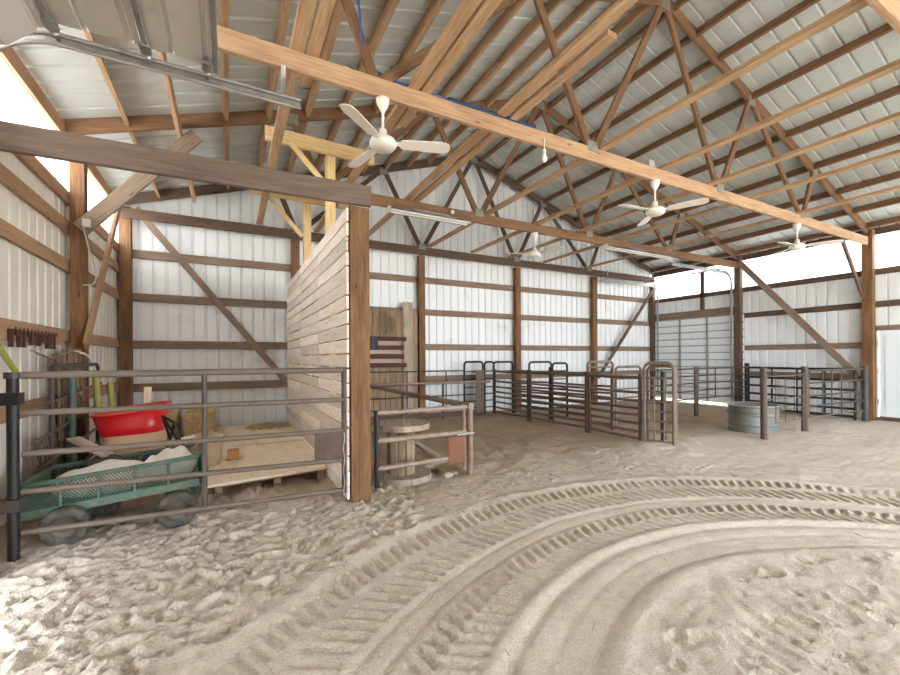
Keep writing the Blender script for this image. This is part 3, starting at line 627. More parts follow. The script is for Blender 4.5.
# bulb, cables, boxes, strip lights
t = thing('light_bulb', 'white pear bulb hanging on a cord under the nearer truss', 'bulb', (2.93, Y1 - 0.03, 3.28))
b = 2.86
MB().tube([(b, Y1 - 0.035, 3.5), (b, Y1 - 0.035, 3.36)], 0.006, 6).build('cord', 'white', t)
MB().lathe((b, Y1 - 0.035, 3.37), [(0.001, 0.01), (0.016, 0.01), (0.016, -0.03), (0.014, -0.03)], 12).build('socket', 'white', t)
MB().lathe((b, Y1 - 0.035, 3.34), [(0.013, 0), (0.02, -0.02), (0.03, -0.045), (0.027, -0.07), (0.012, -0.085), (0.001, -0.088)], 14).build('bulb_glass', 'bulb', t)
pts = [(0.90, 3.25, 4.40), (0.93, 3.28, 4.1), (0.96, 3.30, 3.85), (1.01, Y1 + 0.01, 3.74), (1.08, Y1 + 0.005, 3.65), (1.26, Y1, 3.612), (1.7, Y1, 3.602), (2.0, Y1 + 0.02, 3.602), (2.7, Y1 + 0.01, 3.602)]
def spline(P, n=6):
    P = [Vector(p) for p in P]; out = []
    for i in range(len(P) - 1):
        a, b_, c, d = P[max(i - 1, 0)], P[i], P[i + 1], P[min(i + 2, len(P) - 1)]
        for k in range(n):
            s = k / n; out.append(0.5 * ((2 * b_) + (c - a) * s + (2 * a - 5 * b_ + 4 * c - d) * s * s + (3 * b_ - a - 3 * c + d) * s ** 3))
    return out + [P[-1]]
tag(MB().tube(spline(pts), 0.011, 8).build('cable', 'blue'), 'blue cable looping down from the roof along the nearer truss chord', 'cable')
m = MB(); m.box(1.75, 2.75, Y1 - 0.04, Y1 - 0.028, 3.575, 3.60, bev=0.002); m.box(1.75, 2.75, Y1 - 0.04, Y1 + 0.03, 3.59, 3.602, bev=0.002)
tag(m.build('blue_strip', 'bluetape'), 'blue sheet strip folded over the nearer truss chord', 'strip')
def jbox(label, x, y, z, s=0.05):
    tag(MB().box(x - s, x + s, y - 0.025, y + 0.025, z, z + 0.08, bev=0.006).build('junction_box', 'box'), label, 'junction box', 'junction boxes')
jbox('grey junction box on the nearer truss chord above the second fan', 4.57, Y1, 3.585)
jbox('grey junction box with a loose wire on the left wall post', XL + 0.11, Y2 - 0.09, 2.64, 0.035)
tag(MB().tube(spline([(XL + 0.08, Y2 - 0.08, 2.64), (XL + 0.12, Y2 - 0.04, 2.4), (XL + 0.17, Y2 - 0.04, 2.2), (XL + 0.16, Y2 - 0.06, 2.06), (XL + 0.08, Y2 - 0.1, 2.03)]), 0.007, 6).build('wire', 'box'), 'loose grey wire hanging below the box on the left wall post', 'wire')
def strip_light(label, x0, x1, y, z):
    t = thing('strip_light', label, 'lamp', ((x0 + x1) / 2, y, z), 'strip lights')
    m = MB(); m.prism([(x0, y - 0.11, z), (x0, y - 0.05, z + 0.05), (x0, y + 0.05, z + 0.05), (x0, y + 0.11, z), (x0, y + 0.105, z), (x0, y + 0.04, z + 0.04), (x0, y - 0.04, z + 0.04), (x0, y - 0.105, z)], (x1 - x0, 0, 0)); m.build('reflector', 'galv', t)
    for dy in (-0.05, 0.05): MB().tube([(x0 + 0.03, y + dy, z + 0.005), (x1 - 0.03, y + dy, z + 0.005)], 0.016, 10).build('tube', 'tubeglass', t)
    MB().prism([(x0 - 0.008, y - 0.11, z - 0.012), (x0 - 0.008, y - 0.055, z + 0.055), (x0 - 0.008, y + 0.055, z + 0.055), (x0 - 0.008, y + 0.11, z - 0.012)], (0.03, 0, 0)).build('end_cap', 'white', t)
    MB().box((x0 + x1) / 2 - 0.3, (x0 + x1) / 2 + 0.3, y - 0.03, y + 0.03, z + 0.045, z + 0.075).build('ballast_box', 'galv', t)
strip_light('long strip light under the truss just right of the partition post', 2.0, 3.35, 5.60, 3.355)
strip_light('long strip light under the truss towards the overhead door', 6.35, 8.3, 5.60, 3.355)
tag(MB().lathe((3.04, Y2 - 0.05, 3.50), [(0.001, 0), (0.03, 0), (0.035, 0.03), (0.02, 0.05), (0.001, 0.055)], 12, axis=(0, -1, 0)).build('round_bulb', 'bulb'), 'small round white bulb on the far truss chord beside the strip light', 'bulb')

# ------------------------------------------------------------------ left stall gate
GY = 3.60
g = thing('stall_gate', 'long five-rail pipe gate closing off the left stall', 'gate', (-0.15, GY, 0))
for zl, zr in ((1.155, 1.152), (0.915, 0.895), (0.655, 0.63), (0.415, 0.375), (0.155, 0.115)):
    MB().tube([(-1.17, GY, zl), (0.86, GY, zr)], 0.020 if zl < 1.1 else 0.024, 12).build('rail', 'gatepipe', g)
MB().tube([(0.87, GY, 0.09), (0.87, GY, 1.17)], 0.021, 12).build('end_upright', 'darkpipe', g)
MB().tube([(-0.17, GY + 0.0, 0.13), (-0.17, GY + 0.0, 1.14)], 0.018, 12).build('middle_upright', 'darkpipe', g)
o = MB().box(0.62, 0.86, GY - 0.03, GY - 0.022, 0.40, 0.63, bev=0.002).build('latch_plate', 'rustdark', g); o['label'] = 'rusty square steel plate'
MB().tube([(0.86, GY, 0.64), (0.96, GY + 0.02, 0.65)], 0.008, 6).build('latch_bar', 'rust', g)
m = MB(); pz = [(0.86 + 0.006 * math.sin(k), GY - 0.035, 0.62 - 0.03 * k) for k in range(20)]
for k in range(19): m.tube([pz[k], pz[k + 1]], 0.005, 5)
tag(m.build('chain', 'galv'), 'thin steel chain hanging from the latch end of the long gate', 'chain')
t = thing('gate_post', 'dark steel hinge post at the left end of the long gate', 'post', (-1.21, GY, 0), 'steel fence posts')
MB().tube([(-1.21, GY, -0.1), (-1.21, GY, 1.16)], 0.030, 14).build('pole', 'black', t)
MB().tube([(-1.21, GY, 1.135), (-1.21, GY, 1.175)], 0.042, 14).build('cap', 'darkpipe', t)
for z in (0.97, 0.30): MB().box(-1.29, -1.17, GY - 0.045, GY + 0.045, z, z + 0.075).build('hinge_bracket', 'darkpipe' if z < 0.5 else 'black', t)

# ------------------------------------------------------------------ garden cart
cx0, cx1, cy0, cy1 = -1.24, -0.21, 3.78, 4.34
c = thing('garden_cart', 'green mesh-sided garden cart behind the long gate', 'cart', (-0.72, 4.05, 0))
def cz(x): return 0.175 + 0.088 * (x - cx0)          # deck tilts up a little to the right
H_ = 0.245
m = MB(); m.prism([(cx0, cy0, cz(cx0)), (cx1, cy0, cz(cx1)), (cx1, cy1, cz(cx1)), (cx0, cy1, cz(cx0))], (0, 0, 0.03)); m.build('deck', 'green', c)
def side(p, q, nup):
    s = MB(); p, q = Vector(p), Vector(q); Z = Vector((0, 0, 1))
    s.beam(p + Z * (H_ - 0.015), q + Z * (H_ - 0.015), 0.022, 0.032); s.beam(p + Z * 0.03, q + Z * 0.03, 0.02, 0.06)
    for k in range(nup + 1): a = p.lerp(q, k / nup); s.beam(a + Z * 0.02, a + Z * H_, 0.018, 0.022)
    s.build('side_frame', 'green', c)
    w = MB(); L = (q - p).length; nn = int(L / 0.022); hh = H_ - 0.09
    for k in range(-3, nn + 3):
        for sg in (-1, 1):
            a, b_ = k * 0.022, k * 0.022 + sg * hh * 0.9; za, zb_ = 0.06, 0.06 + hh
            if b_ < 0: zb_ = za + hh * (a / (a - b_)) if a > b_ else zb_; b_ = 0
            if b_ > L: zb_ = za + hh * ((L - a) / (b_ - a)); b_ = L
            if a < 0 or a > L: continue
            d = (q - p).normalized(); w.tube([p + d * a + Z * za, p + d * b_ + Z * zb_], 0.0028, 4, caps=False)
    w.build('side_mesh', 'green', c)
side((cx0, cy0, cz(cx0)), (cx1, cy0, cz(cx1)), 5); side((cx0, cy1, cz(cx0)), (cx1, cy1, cz(cx1)), 5)
side((cx0, cy0, cz(cx0)), (cx0, cy1, cz(cx0)), 2); side((cx1, cy0, cz(cx1)), (cx1, cy1, cz(cx1)), 2)
def wheel(x, y, r):
    w = MB(); prof = [(r * 0.52, -0.035), (r * 0.62, -0.045), (r * 0.9, -0.045), (r * 0.99, -0.03), (r, 0), (r * 0.99, 0.03), (r * 0.9, 0.045), (r * 0.62, 0.045), (r * 0.52, 0.035)]
    w.lathe((x, y, r - 0.02), prof, 28, axis=(0, 1, 0)); o = w.build('wheel', 'tyre', c)
    h = MB(); h.lathe((x, y, r - 0.02), [(0.001, -0.03), (r * 0.16, -0.03), (r * 0.2, -0.012), (r * 0.42, -0.01), (r * 0.54, -0.036), (r * 0.54, 0.036), (r * 0.42, 0.01), (r * 0.16, 0.03), (0.001, 0.03)], 24, axis=(0, 1, 0)); h.build('hub', 'hub', o)
for x, y in ((-0.36, 3.76), (-1.0, 3.74), (-0.36, 4.3), (-0.92, 4.3)): wheel(x, y, 0.135)
MB().tube([(-0.36, 3.8, 0.115), (-0.36, 4.28, 0.115)], 0.012, 8).build('axle', 'black', c); MB().tube([(-0.98, 3.78, 0.115), (-0.94, 4.28, 0.115)], 0.012, 8).build('axle', 'black', c)
MB().box(-0.42, -0.30, 3.95, 4.1, 0.11, 0.22).build('axle_bracket', 'green', c); MB().box(-1.04, -0.92, 3.95, 4.1, 0.11, 0.19).build('axle_bracket', 'green', c)

def lumpy(name, label, cat, cx, cy, cz_, sx, sy, sz, mat, seed, group=None, rz=0.0, amp=0.25, pw=0.7):
    nu, nv = 36, 22; vs = []; r = np.random.RandomState(seed); ph = r.rand(8) * 6.28
    for j in range(nv + 1):
        b_ = -math.pi / 2 + math.pi * j / nv
        for i in range(nu):
            a = 2 * math.pi * i / nu; x = math.copysign(abs(math.cos(a)) ** pw, math.cos(a)) * abs(math.cos(b_)) ** pw; y = math.copysign(abs(math.sin(a)) ** pw, math.sin(a)) * abs(math.cos(b_)) ** pw; z = math.copysign(abs(math.sin(b_)) ** 0.9, math.sin(b_))
            k = 1 + amp * (0.4 * math.sin(3 * x + 2 * y + ph[0]) + 0.35 * math.sin(5 * y - 3 * z + ph[1]) + 0.22 * math.sin(9 * x + 4 * y + ph[2]) + 0.15 * math.sin(13 * y + 6 * x + ph[3]))
            zz = z * k if z > 0 else z
            X, Yy = x * sx, y * sy; vs.append((cx + X * math.cos(rz) - Yy * math.sin(rz), cy + X * math.sin(rz) + Yy * math.cos(rz), cz_ + (zz + 1) * sz))
    fs = [[j * nu + i, j * nu + (i + 1) % nu, (j + 1) * nu + (i + 1) % nu, (j + 1) * nu + i] for j in range(nv) for i in range(nu)]
    return tag(MB().add(vs, fs, None, 0, True).build(name, mat), label, cat, group)
lumpy('feed_sack', 'crumpled white sack lying in the left half of the green cart', 'sack', -0.86, 4.06, 0.235, 0.30, 0.20, 0.10, 'sack', 4, 'sacks in the cart', 0.2, 0.4)
lumpy('feed_sack', 'white sack heaped in the right half of the green cart', 'sack', -0.44, 4.10, 0.27, 0.17, 0.19, 0.11, 'sack', 9, 'sacks in the cart', -0.3, 0.4)
lumpy('dark_bag', 'dark bag opening between the white sacks in the cart', 'bag', -0.88, 4.24, 0.31, 0.13, 0.08, 0.085, 'dark', 5)
one_beam('grey_board', (-1.15, 4.50, 0.60), (-0.86, 4.20, 0.49), 0.10, 0.02, 'greyplank', 'weathered grey board leaning into the left end of the cart', 'board')
one_beam('crumpled_stick', (-0.30, 4.15, 0.48), (-0.13, 4.25, 0.62), 0.02, 0.015, 'plank', 'thin stick poking from the right end of the cart', 'stick')

# ------------------------------------------------------------------ wheelbarrow
wb = thing('wheelbarrow', 'red wheelbarrow with a tan lower tray behind the cart', 'wheelbarrow', (-0.83, 5.05, 0))
def tray_ring(z, x0, x1, y0, y1, n=40):
    out = []
    for k in range(n):
        a = 2 * math.pi * k / n; cx, cy = (x0 + x1) / 2, (y0 + y1) / 2
        px = math.copysign(abs(math.cos(a)) ** 0.55, math.cos(a)); py = math.copysign(abs(math.sin(a)) ** 0.55, math.sin(a))
        out.append((cx + (x1 - x0) / 2 * px, cy + (y1 - y0) / 2 * py, z + 0.07 * (px * 0.5 + 0.5) * (1 if z > 0.6 else 0.3)))
    return out
def loft(rings, flip=False):
    n = len(rings[0]); vs = [p for r in rings for p in r]
    fs = [[i * n + k, i * n + (k + 1) % n, (i + 1) * n + (k + 1) % n, (i + 1) * n + k] for i in range(len(rings) - 1) for k in range(n)]
    return vs, fs
R0 = tray_ring(0.37, -1.03, -0.585, 4.82, 5.28); R1 = tray_ring(0.54, -1.07, -0.565, 4.78, 5.33); R2 = tray_ring(0.735, -1.13, -0.545, 4.72, 5.38)
R2i = tray_ring(0.735, -1.115, -0.56, 4.735, 5.365); R0i = tray_ring(0.385, -1.01, -0.60, 4.84, 5.26)
m = MB(); m.add(*loft([R1, R2, R2i, R0i]), None, 0, True); m.build('tray', 'red', wb)
m = MB(); v, f = loft([R0, R1]); m.add(v, f, None, 0, True); m.add(R0, [list(range(39, -1, -1))]); o = m.build('lower_tray', 'tan', wb); o['label'] = 'tan lower half of the tray'  # lower half of the tray coloured tan
m = MB(); m.tube([Vector(p) for p in R2], 0.013, 8, True); m.build('rim', 'reddark', wb)
for y in (4.86, 5.24): MB().tube(spline([(-0.60, 5.05 + (y - 5.05) * 0.4, 0.19), (-0.70, y, 0.36), (-0.95, y, 0.40), (-1.09, y, 0.50)]), 0.016, 8).build('handle', 'dark', wb)
for y in (4.88, 5.22): MB().tube([(-0.95, y, 0.42), (-0.93, y, 0.0), (-0.80, y, 0.36)], 0.012, 8).build('stand_leg', 'darkpipe', wb)
w2 = MB(); w2.lathe((-0.62, 5.05, 0.17), [(0.09, -0.04), (0.16, -0.04), (0.185, 0), (0.16, 0.04), (0.09, 0.04)], 24, axis=(0, 1, 0)); o = w2.build('wheel', 'tyre', wb)
w3 = MB(); w3.lathe((-0.62, 5.05, 0.17), [(0.001, -0.05), (0.03, -0.05), (0.095, -0.02), (0.095, 0.02), (0.03, 0.05), (0.001, 0.05)], 18, axis=(0, 1, 0)); w3.build('hub', 'hub', o)
# handles of tools behind
for p0, p1, r, mat, lab in (((-1.20, 5.52, 0.55), (-1.27, 5.70, 1.06), 0.030, 'lime', 'lime green tool handle leaning behind the wheelbarrow, the left one'), ((-1.09, 5.55, 0.55), (-1.16, 5.76, 1.0), 0.024, 'lime', 'lime green tool handle leaning behind the wheelbarrow, the shorter right one')):
    tag(MB().tube([p0, p1], r, 10).build('garden_tool', mat), lab, 'tool', 'lime tool handles')
one_beam('wood_stake', (-0.84, 5.55, -0.02), (-0.80, 5.6, 0.95), 0.07, 0.02, 'ply', 'pale wooden stake standing behind the red wheelbarrow', 'stake')

# ------------------------------------------------------------------ platform, bales, tub
pf = thing('plywood_platform', 'low platform of plywood sheets on blocks in the left stall', 'platform', (0.35, 6.2, 0))
m = MB(); m.prism([(-0.2, 4.33, 0.085), (0.895, 4.48, 0.085), (0.895, 6.05, 0.085), (-0.2, 6.05, 0.085)], (0, 0, 0.025)); m.build('front_sheet', 'ply', pf)
m = MB(); m.prism([(-0.2, 6.07, 0.085), (0.895, 6.07, 0.085), (0.895, 7.88, 0.085), (-0.2, 7.88, 0.085)], (0, 0, 0.04)); m.build('back_sheet', 'ply', pf)
for x in (-0.1, 0.42, 0.84):
    for y in (4.55, 5.3, 6.1, 7.0, 7.75): MB().box(x - 0.035, x + 0.035, y - 0.06, y + 0.06, -0.05, 0.085).build('block', 'plank', pf)
m = MB(); m.beam((-0.14, 4.55, 0.05), (0.84, 4.66, 0.05), 0.04, 0.06); m.beam((-0.1, 4.55, 0.05), (-0.1, 7.8, 0.05), 0.04, 0.06); m.build('joist', 'plank', pf)
def bale(label, x0, x1, y0, y1, z0, z1, seed):
    t = thing('straw_bale', label, 'bale', ((x0 + x1) / 2, (y0 + y1) / 2, z0), 'straw bales')
    m = MB(); r = np.random.RandomState(seed); n = 7
    def P(u, v, wv):
        j = 0.012 * (r.rand(3) - 0.5); return Vector((x0 + (x1 - x0) * u + j[0], y0 + (y1 - y0) * v + j[1], z0 + (z1 - z0) * wv + j[2]))
    grid = {}
    def key(a, b, c_):
        k = (a, b, c_)
        if k not in grid: grid[k] = P(a / n, b / n, c_ / n)
        return grid[k]
    for a in range(n):
        for b in range(n):
            for q in ([(a, b, 0), (a, b + 1, 0), (a + 1, b + 1, 0), (a + 1, b, 0)], [(a, b, n), (a + 1, b, n), (a + 1, b + 1, n), (a, b + 1, n)], [(a, 0, b), (a + 1, 0, b), (a + 1, 0, b + 1), (a, 0, b + 1)], [(a, n, b), (a, n, b + 1), (a + 1, n, b + 1), (a + 1, n, b)], [(0, a, b), (0, a, b + 1), (0, a + 1, b + 1), (0, a + 1, b)], [(n, a, b), (n, a + 1, b), (n, a + 1, b + 1), (n, a, b + 1)]):
                m.add([key(*k) for k in q], [[0, 1, 2, 3]])
    for _ in range(160):
        f = r.randint(3); u, v = r.rand(2)
        p = Vector((x0 + (x1 - x0) * u, y0, z0 + (z1 - z0) * v)) if f == 0 else Vector((x0 + (x1 - x0) * u, y0 + (y1 - y0) * v, z1)) if f == 1 else Vector((x1, y0 + (y1 - y0) * u, z0 + (z1 - z0) * v))
        d = Vector(r.rand(3) - 0.5).normalized() * r.uniform(0.03, 0.07); m.tube([p - d, p + d], 0.0025, 4, caps=False)
    m.build('straw', 'straw', t)
    for q in (0.3, 0.7):
        y = y0 + (y1 - y0) * q; k = MB(); xx = x0 + (x1 - x0) * q; k.tube([(xx, y0 - 0.008, z0 + 0.01), (xx, y0 - 0.008, z1 + 0.008), (xx, y1 + 0.008, z1 + 0.008), (xx, y1 + 0.008, z0 + 0.01)], 0.004, 5, True); k.build('twine', 'rope', t)
bale('straw bale behind the round tan tub, near the back wall', -0.58, -0.21, 7.0, 7.85, -0.01, 0.475, 1)
bale('darker straw bale between the back wall tub and the wheelbarrow', -1.10, -0.69, 7.15, 7.85, -0.01, 0.44, 2)
m = MB(); r = np.random.RandomState(8)
for _ in range(500):
    px, py = 0.55 + r.randn() * 0.14, 7.45 + r.randn() * 0.12; px = min(px, 0.87); py = min(py, 7.82); d = Vector(r.rand(3) - 0.5); d.z *= 0.3; d = d.normalized() * r.uniform(0.03, 0.07); z = 0.13 + max(0, 0.05 - 0.12 * math.hypot(px - 0.55, py - 7.45)) * r.rand()
    m.tube([Vector((px, py, z)) - d, Vector((px, py, z + 0.01)) + d], 0.004, 4, caps=False)
tag(m.build('loose_straw', 'straw'), 'small heap of loose straw on the plywood by the back wall', 'straw', None, 'stuff')
t = thing('round_tub', 'round tan tub on the plywood beside the cart end', 'tub', (-0.25, 5.2, 0.112))
m = MB(); m.lathe((-0.25, 5.2, 0.112), [(0.001, 0.0), (0.145, 0), (0.155, 0.02), (0.178, 0.285), (0.19, 0.29), (0.19, 0.307), (0.168, 0.307), (0.145, 0.02), (0.001, 0.015)], 32); m.build('body', 'tubtan', t)
m = MB(); m.lathe((-0.25, 5.2, 0.112), [(0.168, 0.288), (0.19, 0.288), (0.192, 0.312), (0.168, 0.312)], 32); m.build('rim', 'white', t)
tag(MB().box(-0.03, 0.09, 5.3, 5.45, 0.112, 0.21).build('cardboard_box', 'card'), 'small brown box beside the round tan tub', 'box')
t = thing('folding_stand', 'folded black metal stand lying between wheelbarrow and tub', 'stand', (-0.42, 4.75, 0.0))
for a, b_ in (((-0.56, 4.7, 0.72), (-0.40, 4.62, 0.42)), ((-0.46, 4.62, 0.66), (-0.54, 4.75, 0.36)), ((-0.56, 4.7, 0.72), (-0.42, 4.85, 0.10)), ((-0.46, 4.62, 0.66), (-0.3, 4.6, 0.05))): MB().tube([a, b_], 0.012, 8).build('leg', 'black', t)
MB().tube([(-0.62, 4.68, 0.46), (-0.30, 4.62, 0.52)], 0.012, 8).build('crossbar', 'white', t)
MB().tube([(-0.56, 4.7, 0.72), (-0.46, 4.62, 0.66)], 0.012, 8).build('crossbar', 'black', t)

# ------------------------------------------------------------------ left wall clutter
hb = thing('hook_board', 'row of dark leather straps and hooks on a board along the left wall', 'hook board', (XL + 0.05, 4.35, 1.4))
MB().box(XL + 0.042, XL + 0.065, 3.75, 5.1, 1.39, 1.50).build('board', 'leftgirt', hb)
r = np.random.RandomState(5)
for k in range(13):
    y = 3.95 + k * 0.068 + r.uniform(-0.01, 0.01); L = r.choice([0.03, 0.06, 0.10, 0.12])
    m = MB(); m.tube([(XL + 0.066, y, 1.47), (XL + 0.11, y, 1.46), (XL + 0.11, y, 1.49)], 0.006, 6); m.box(XL + 0.07, XL + 0.10, y - 0.006 - 0.014 * r.rand(), y + 0.006 + 0.014 * r.rand(), 1.46 - L, 1.475, bev=0.004); m.build('strap', 'leather', hb)
def ropes(name, label, cat, x, y, z, n, dz, spread, mat, seed, group=None):
    m = MB(); r = np.random.RandomState(seed)
    for k in range(n):
        yy = y + r.uniform(-1, 1) * spread; w_ = r.uniform(0.03, 0.09); L = dz * r.uniform(0.6, 1.0); xx = x + r.uniform(0, 0.05)
        m.tube(spline([(xx, yy, z), (xx + 0.02, yy - w_, z - L * 0.45), (xx + 0.02, yy - w_ * 0.4, z - L), (xx + 0.03, yy + w_ * 0.5, z - L), (xx + 0.02, yy + w_, z - L * 0.4), (xx, yy, z)], 5), 0.006, 5)
    return tag(m.build(name, mat), label, cat, group)
ropes('rope_coil', 'thick bundle of tan lead ropes hung on the left wall beside the post', 'rope', XL + 0.07, 5.16, 1.40, 34, 0.62, 0.24, 'rope', 1, 'hanging ropes')
ropes('rope_coil', 'thin rope loops hanging lower in the middle of the left wall', 'rope', XL + 0.07, 4.82, 1.36, 7, 0.9, 0.10, 'rope', 2, 'hanging ropes')
tag(MB().tube(spline([(XL + 0.1, 4.2, 1.33), (XL + 0.13, 4.5, 1.27), (XL + 0.12, 4.8, 1.30), (XL + 0.14, 5.0, 1.33), (XL + 0.16, 5.15, 1.32)]), 0.010, 6).build('rope_swag', 'rope'), 'tan rope slung sideways under the hook board', 'rope', 'hanging ropes')
tag(MB().tube(spline([(XL + 0.12, 5.15, 1.36), (XL + 0.17, 5.4, 1.30), (XL + 0.19, 5.55, 1.12), (XL + 0.18, 5.45, 1.0)]), 0.012, 6).build('white_rope', 'sack'), 'pale rope end drooping in front of the left wall post', 'rope', 'hanging ropes')
tag(MB().tube([(XL + 0.06, 3.70, 1.46), (XL + 0.08, 4.06, 1.17)], 0.020, 10).build('tool_shaft', 'lime'), 'lime green shaft hanging at the extreme left above the gate post', 'tool')
m = MB()
for k, (rr, yy) in enumerate(((0.16, 3.50), (0.20, 3.52), (0.13, 3.55))):
    m.tube([(XL + 0.08 + 0.02 * k, yy + rr * math.cos(a) * 0.5, 0.85 + rr * 1.6 * math.sin(a)) for a in np.linspace(0, 2 * math.pi, 24, endpoint=False)], 0.010, 6, True)
tag(m.build('hose_loops', 'black'), 'black hose loops hanging on the wall left of the gate post', 'hose')
tag(MB().tube([(XL + 0.12, 3.44 + 0.13 * math.cos(a), 0.62 + 0.24 * math.sin(a)) for a in np.linspace(0, 2 * math.pi, 24, endpoint=False)], 0.009, 6, True).build('white_hoop', 'sack'), 'pale cord hoop at the extreme left behind the gate post', 'hoop')
def push_out(k=1.07):
    for o in list(COL.objects):
        if o.parent is None and o.name.split('.')[0] in ('hook_board', 'rope_swag', 'tool_shaft', 'hose_loops', 'white_hoop', 'white_rope') or (o.parent is None and o.name.startswith('rope_coil')):
            l = o.location; o.location = (l.x * k, l.y * k, CAM_H + (l.z - CAM_H) * k)
            WORLD[o.name] = tuple(o.location)
push_out()
# leaning pipe gate on the left wall
lg = thing('leaning_gate', 'grey pipe gate with rounded corners leaning along the left wall', 'gate', (-1.335, 5.3, 0))
X_ = -1.335
pp = [(X_, 4.69, 0.0)] + [Vector((X_, 4.69 + 0.07 - 0.07 * math.cos(a), 1.20 - 0.07 + 0.07 * math.sin(a))) for a in np.linspace(0, math.pi / 2, 6)] + [Vector((X_, 6.06 - 0.07 + 0.07 * math.sin(a), 1.20 - 0.07 + 0.07 * math.cos(a))) for a in np.linspace(0, math.pi / 2, 6)] + [(X_, 6.06, 0.0)]
MB().tube(pp, 0.021, 10).build('frame', 'darkpipe', lg)
for z, dz in ((0.93, 0.05), (0.68, 0.07), (0.43, 0.05), (0.2, 0.02)): MB().tube([(X_, 4.36, z - dz), (X_, 6.2 if z > 0.6 else 6.06, z + dz)], 0.014, 8).build('rail', 'gatepipe', lg)
o = MB().tube([(X_ + 0.03, 5.09, 0.1), (X_ + 0.03, 5.09, 1.16)], 0.03, 10).build('brace', 'green', lg); o['label'] = 'dark green upright'
def wire_rack(label, c0, ux, uz, W, Hh, nx, nz, mat):
    t = thing('wire_rack', label, 'rack', c0, 'wire racks'); c0, ux, uz = Vector(c0), Vector(ux).normalized(), Vector(uz).normalized()
    m = MB(); m.tube([c0, c0 + ux * W, c0 + ux * W + uz * Hh, c0 + uz * Hh], 0.012, 6, True); m.build('frame', mat, t)
    m = MB()
    for k in range(1, nx): m.tube([c0 + ux * W * k / nx, c0 + ux * W * k / nx + uz * Hh], 0.007, 5)
    for k in range(1, nz): m.tube([c0 + uz * Hh * k / nz, c0 + ux * W + uz * Hh * k / nz], 0.007, 5)
    m.build('wire_grid', mat, t)
wire_rack('rusty wire rack leaning on the left wall beside the cart', (-1.385, 4.64, 0.0), (0.0, 1, 0.0), (-0.10, 0, 1), 0.55, 0.58, 8, 8, 'rust')
wire_rack('taller dark wire rack leaning on the left wall near the wheelbarrow', (-1.385, 5.23, 0.0), (0.0, 1, 0.0), (-0.10, 0, 1), 0.46, 0.74, 7, 9, 'darkpipe')
lumpy('burlap_bag', 'pale burlap bag slumped at the foot of the left wall post', 'bag', -1.02, 5.52, 0.0, 0.12, 0.11, 0.22, 'tubtan', 12)

# ------------------------------------------------------------------ plank screen and flag on the back wall
ps = thing('plank_screen', 'upright weathered planks standing against the back wall behind the flag', 'planks', (2.8, 7.93, 0))
x = 1.30
r = np.random.RandomState(11)
while x < 3.14:
    w_ = r.uniform(0.10, 0.15); h = 2.24 + r.uniform(-0.02, 0.02); MB().beam((x + w_ / 2, 7.985, 0.0), (x + w_ / 2, 7.985, h), w_ - 0.008, 0.022, (0, 1, 0)).build('plank', 'plank', ps); x += w_
o = MB().beam((3.255, 7.965, 0.0), (3.255, 7.965, 2.41), 0.215, 0.03, (0, 1, 0)).build('plank', 'greyplank', ps); o['label'] = 'taller wide pale plank'
MB().beam((3.42, 7.985, 0.0), (3.42, 7.985, 2.27), 0.10, 0.025, (0, 1, 0)).build('plank', 'plank', ps)
fl = thing('wooden_flag', 'wooden stars and stripes flag of painted slats on the plank screen', 'flag', (2.55, 7.91, 1.05))
zt_, hs = 1.685, 0.0885
for k in range(7):
    z1 = zt_ - hs * k; z0 = z1 - hs + 0.004; redr = (k % 2 == 0); xe = 3.16 + (0.05 if redr and k in (0, 6) else -0.01) if redr else 3.09; xs_ = 1.75 if k >= 3 else 2.60
    MB().box(xs_, xe, 7.925, 7.95, z0, z1).build('stripe', 'flagred' if redr else 'flagwhite', fl)
cn = MB().box(1.75, 2.595, 7.923, 7.95, zt_ - 3 * hs + 0.004, zt_).build('canton', 'flagblue', fl)
m = MB()
for a in range(6):
    for b in range(4):
        cx, cz_ = 1.83 + a * 0.135, zt_ - 0.04 - b * 0.06; P = []
        for k in range(10):
            q = math.pi / 2 + k * math.pi / 5; rr = 0.02 if k % 2 == 0 else 0.008; P.append((cx + rr * math.cos(q), 7.920, cz_ + rr * math.sin(q)))
        m.prism(P, (0, 0.003, 0))
m.build('stars', 'plank', cn)
m = MB(); r = np.random.RandomState(4)
for k in range(5):
    cx = 2.72 + 0.03 * k; m.tube(spline([(cx - 0.05, 7.92, 2.18), (cx - 0.09 + 0.02 * k, 7.915, 1.95), (cx, 7.91, 1.76), (cx + 0.12, 7.915, 1.86), (cx + 0.15, 7.92, 2.1)]), 0.008, 5)
tag(m.build('rope_coil', 'rope'), 'old rope loops hanging on the planks above the flag', 'rope', 'hanging ropes')

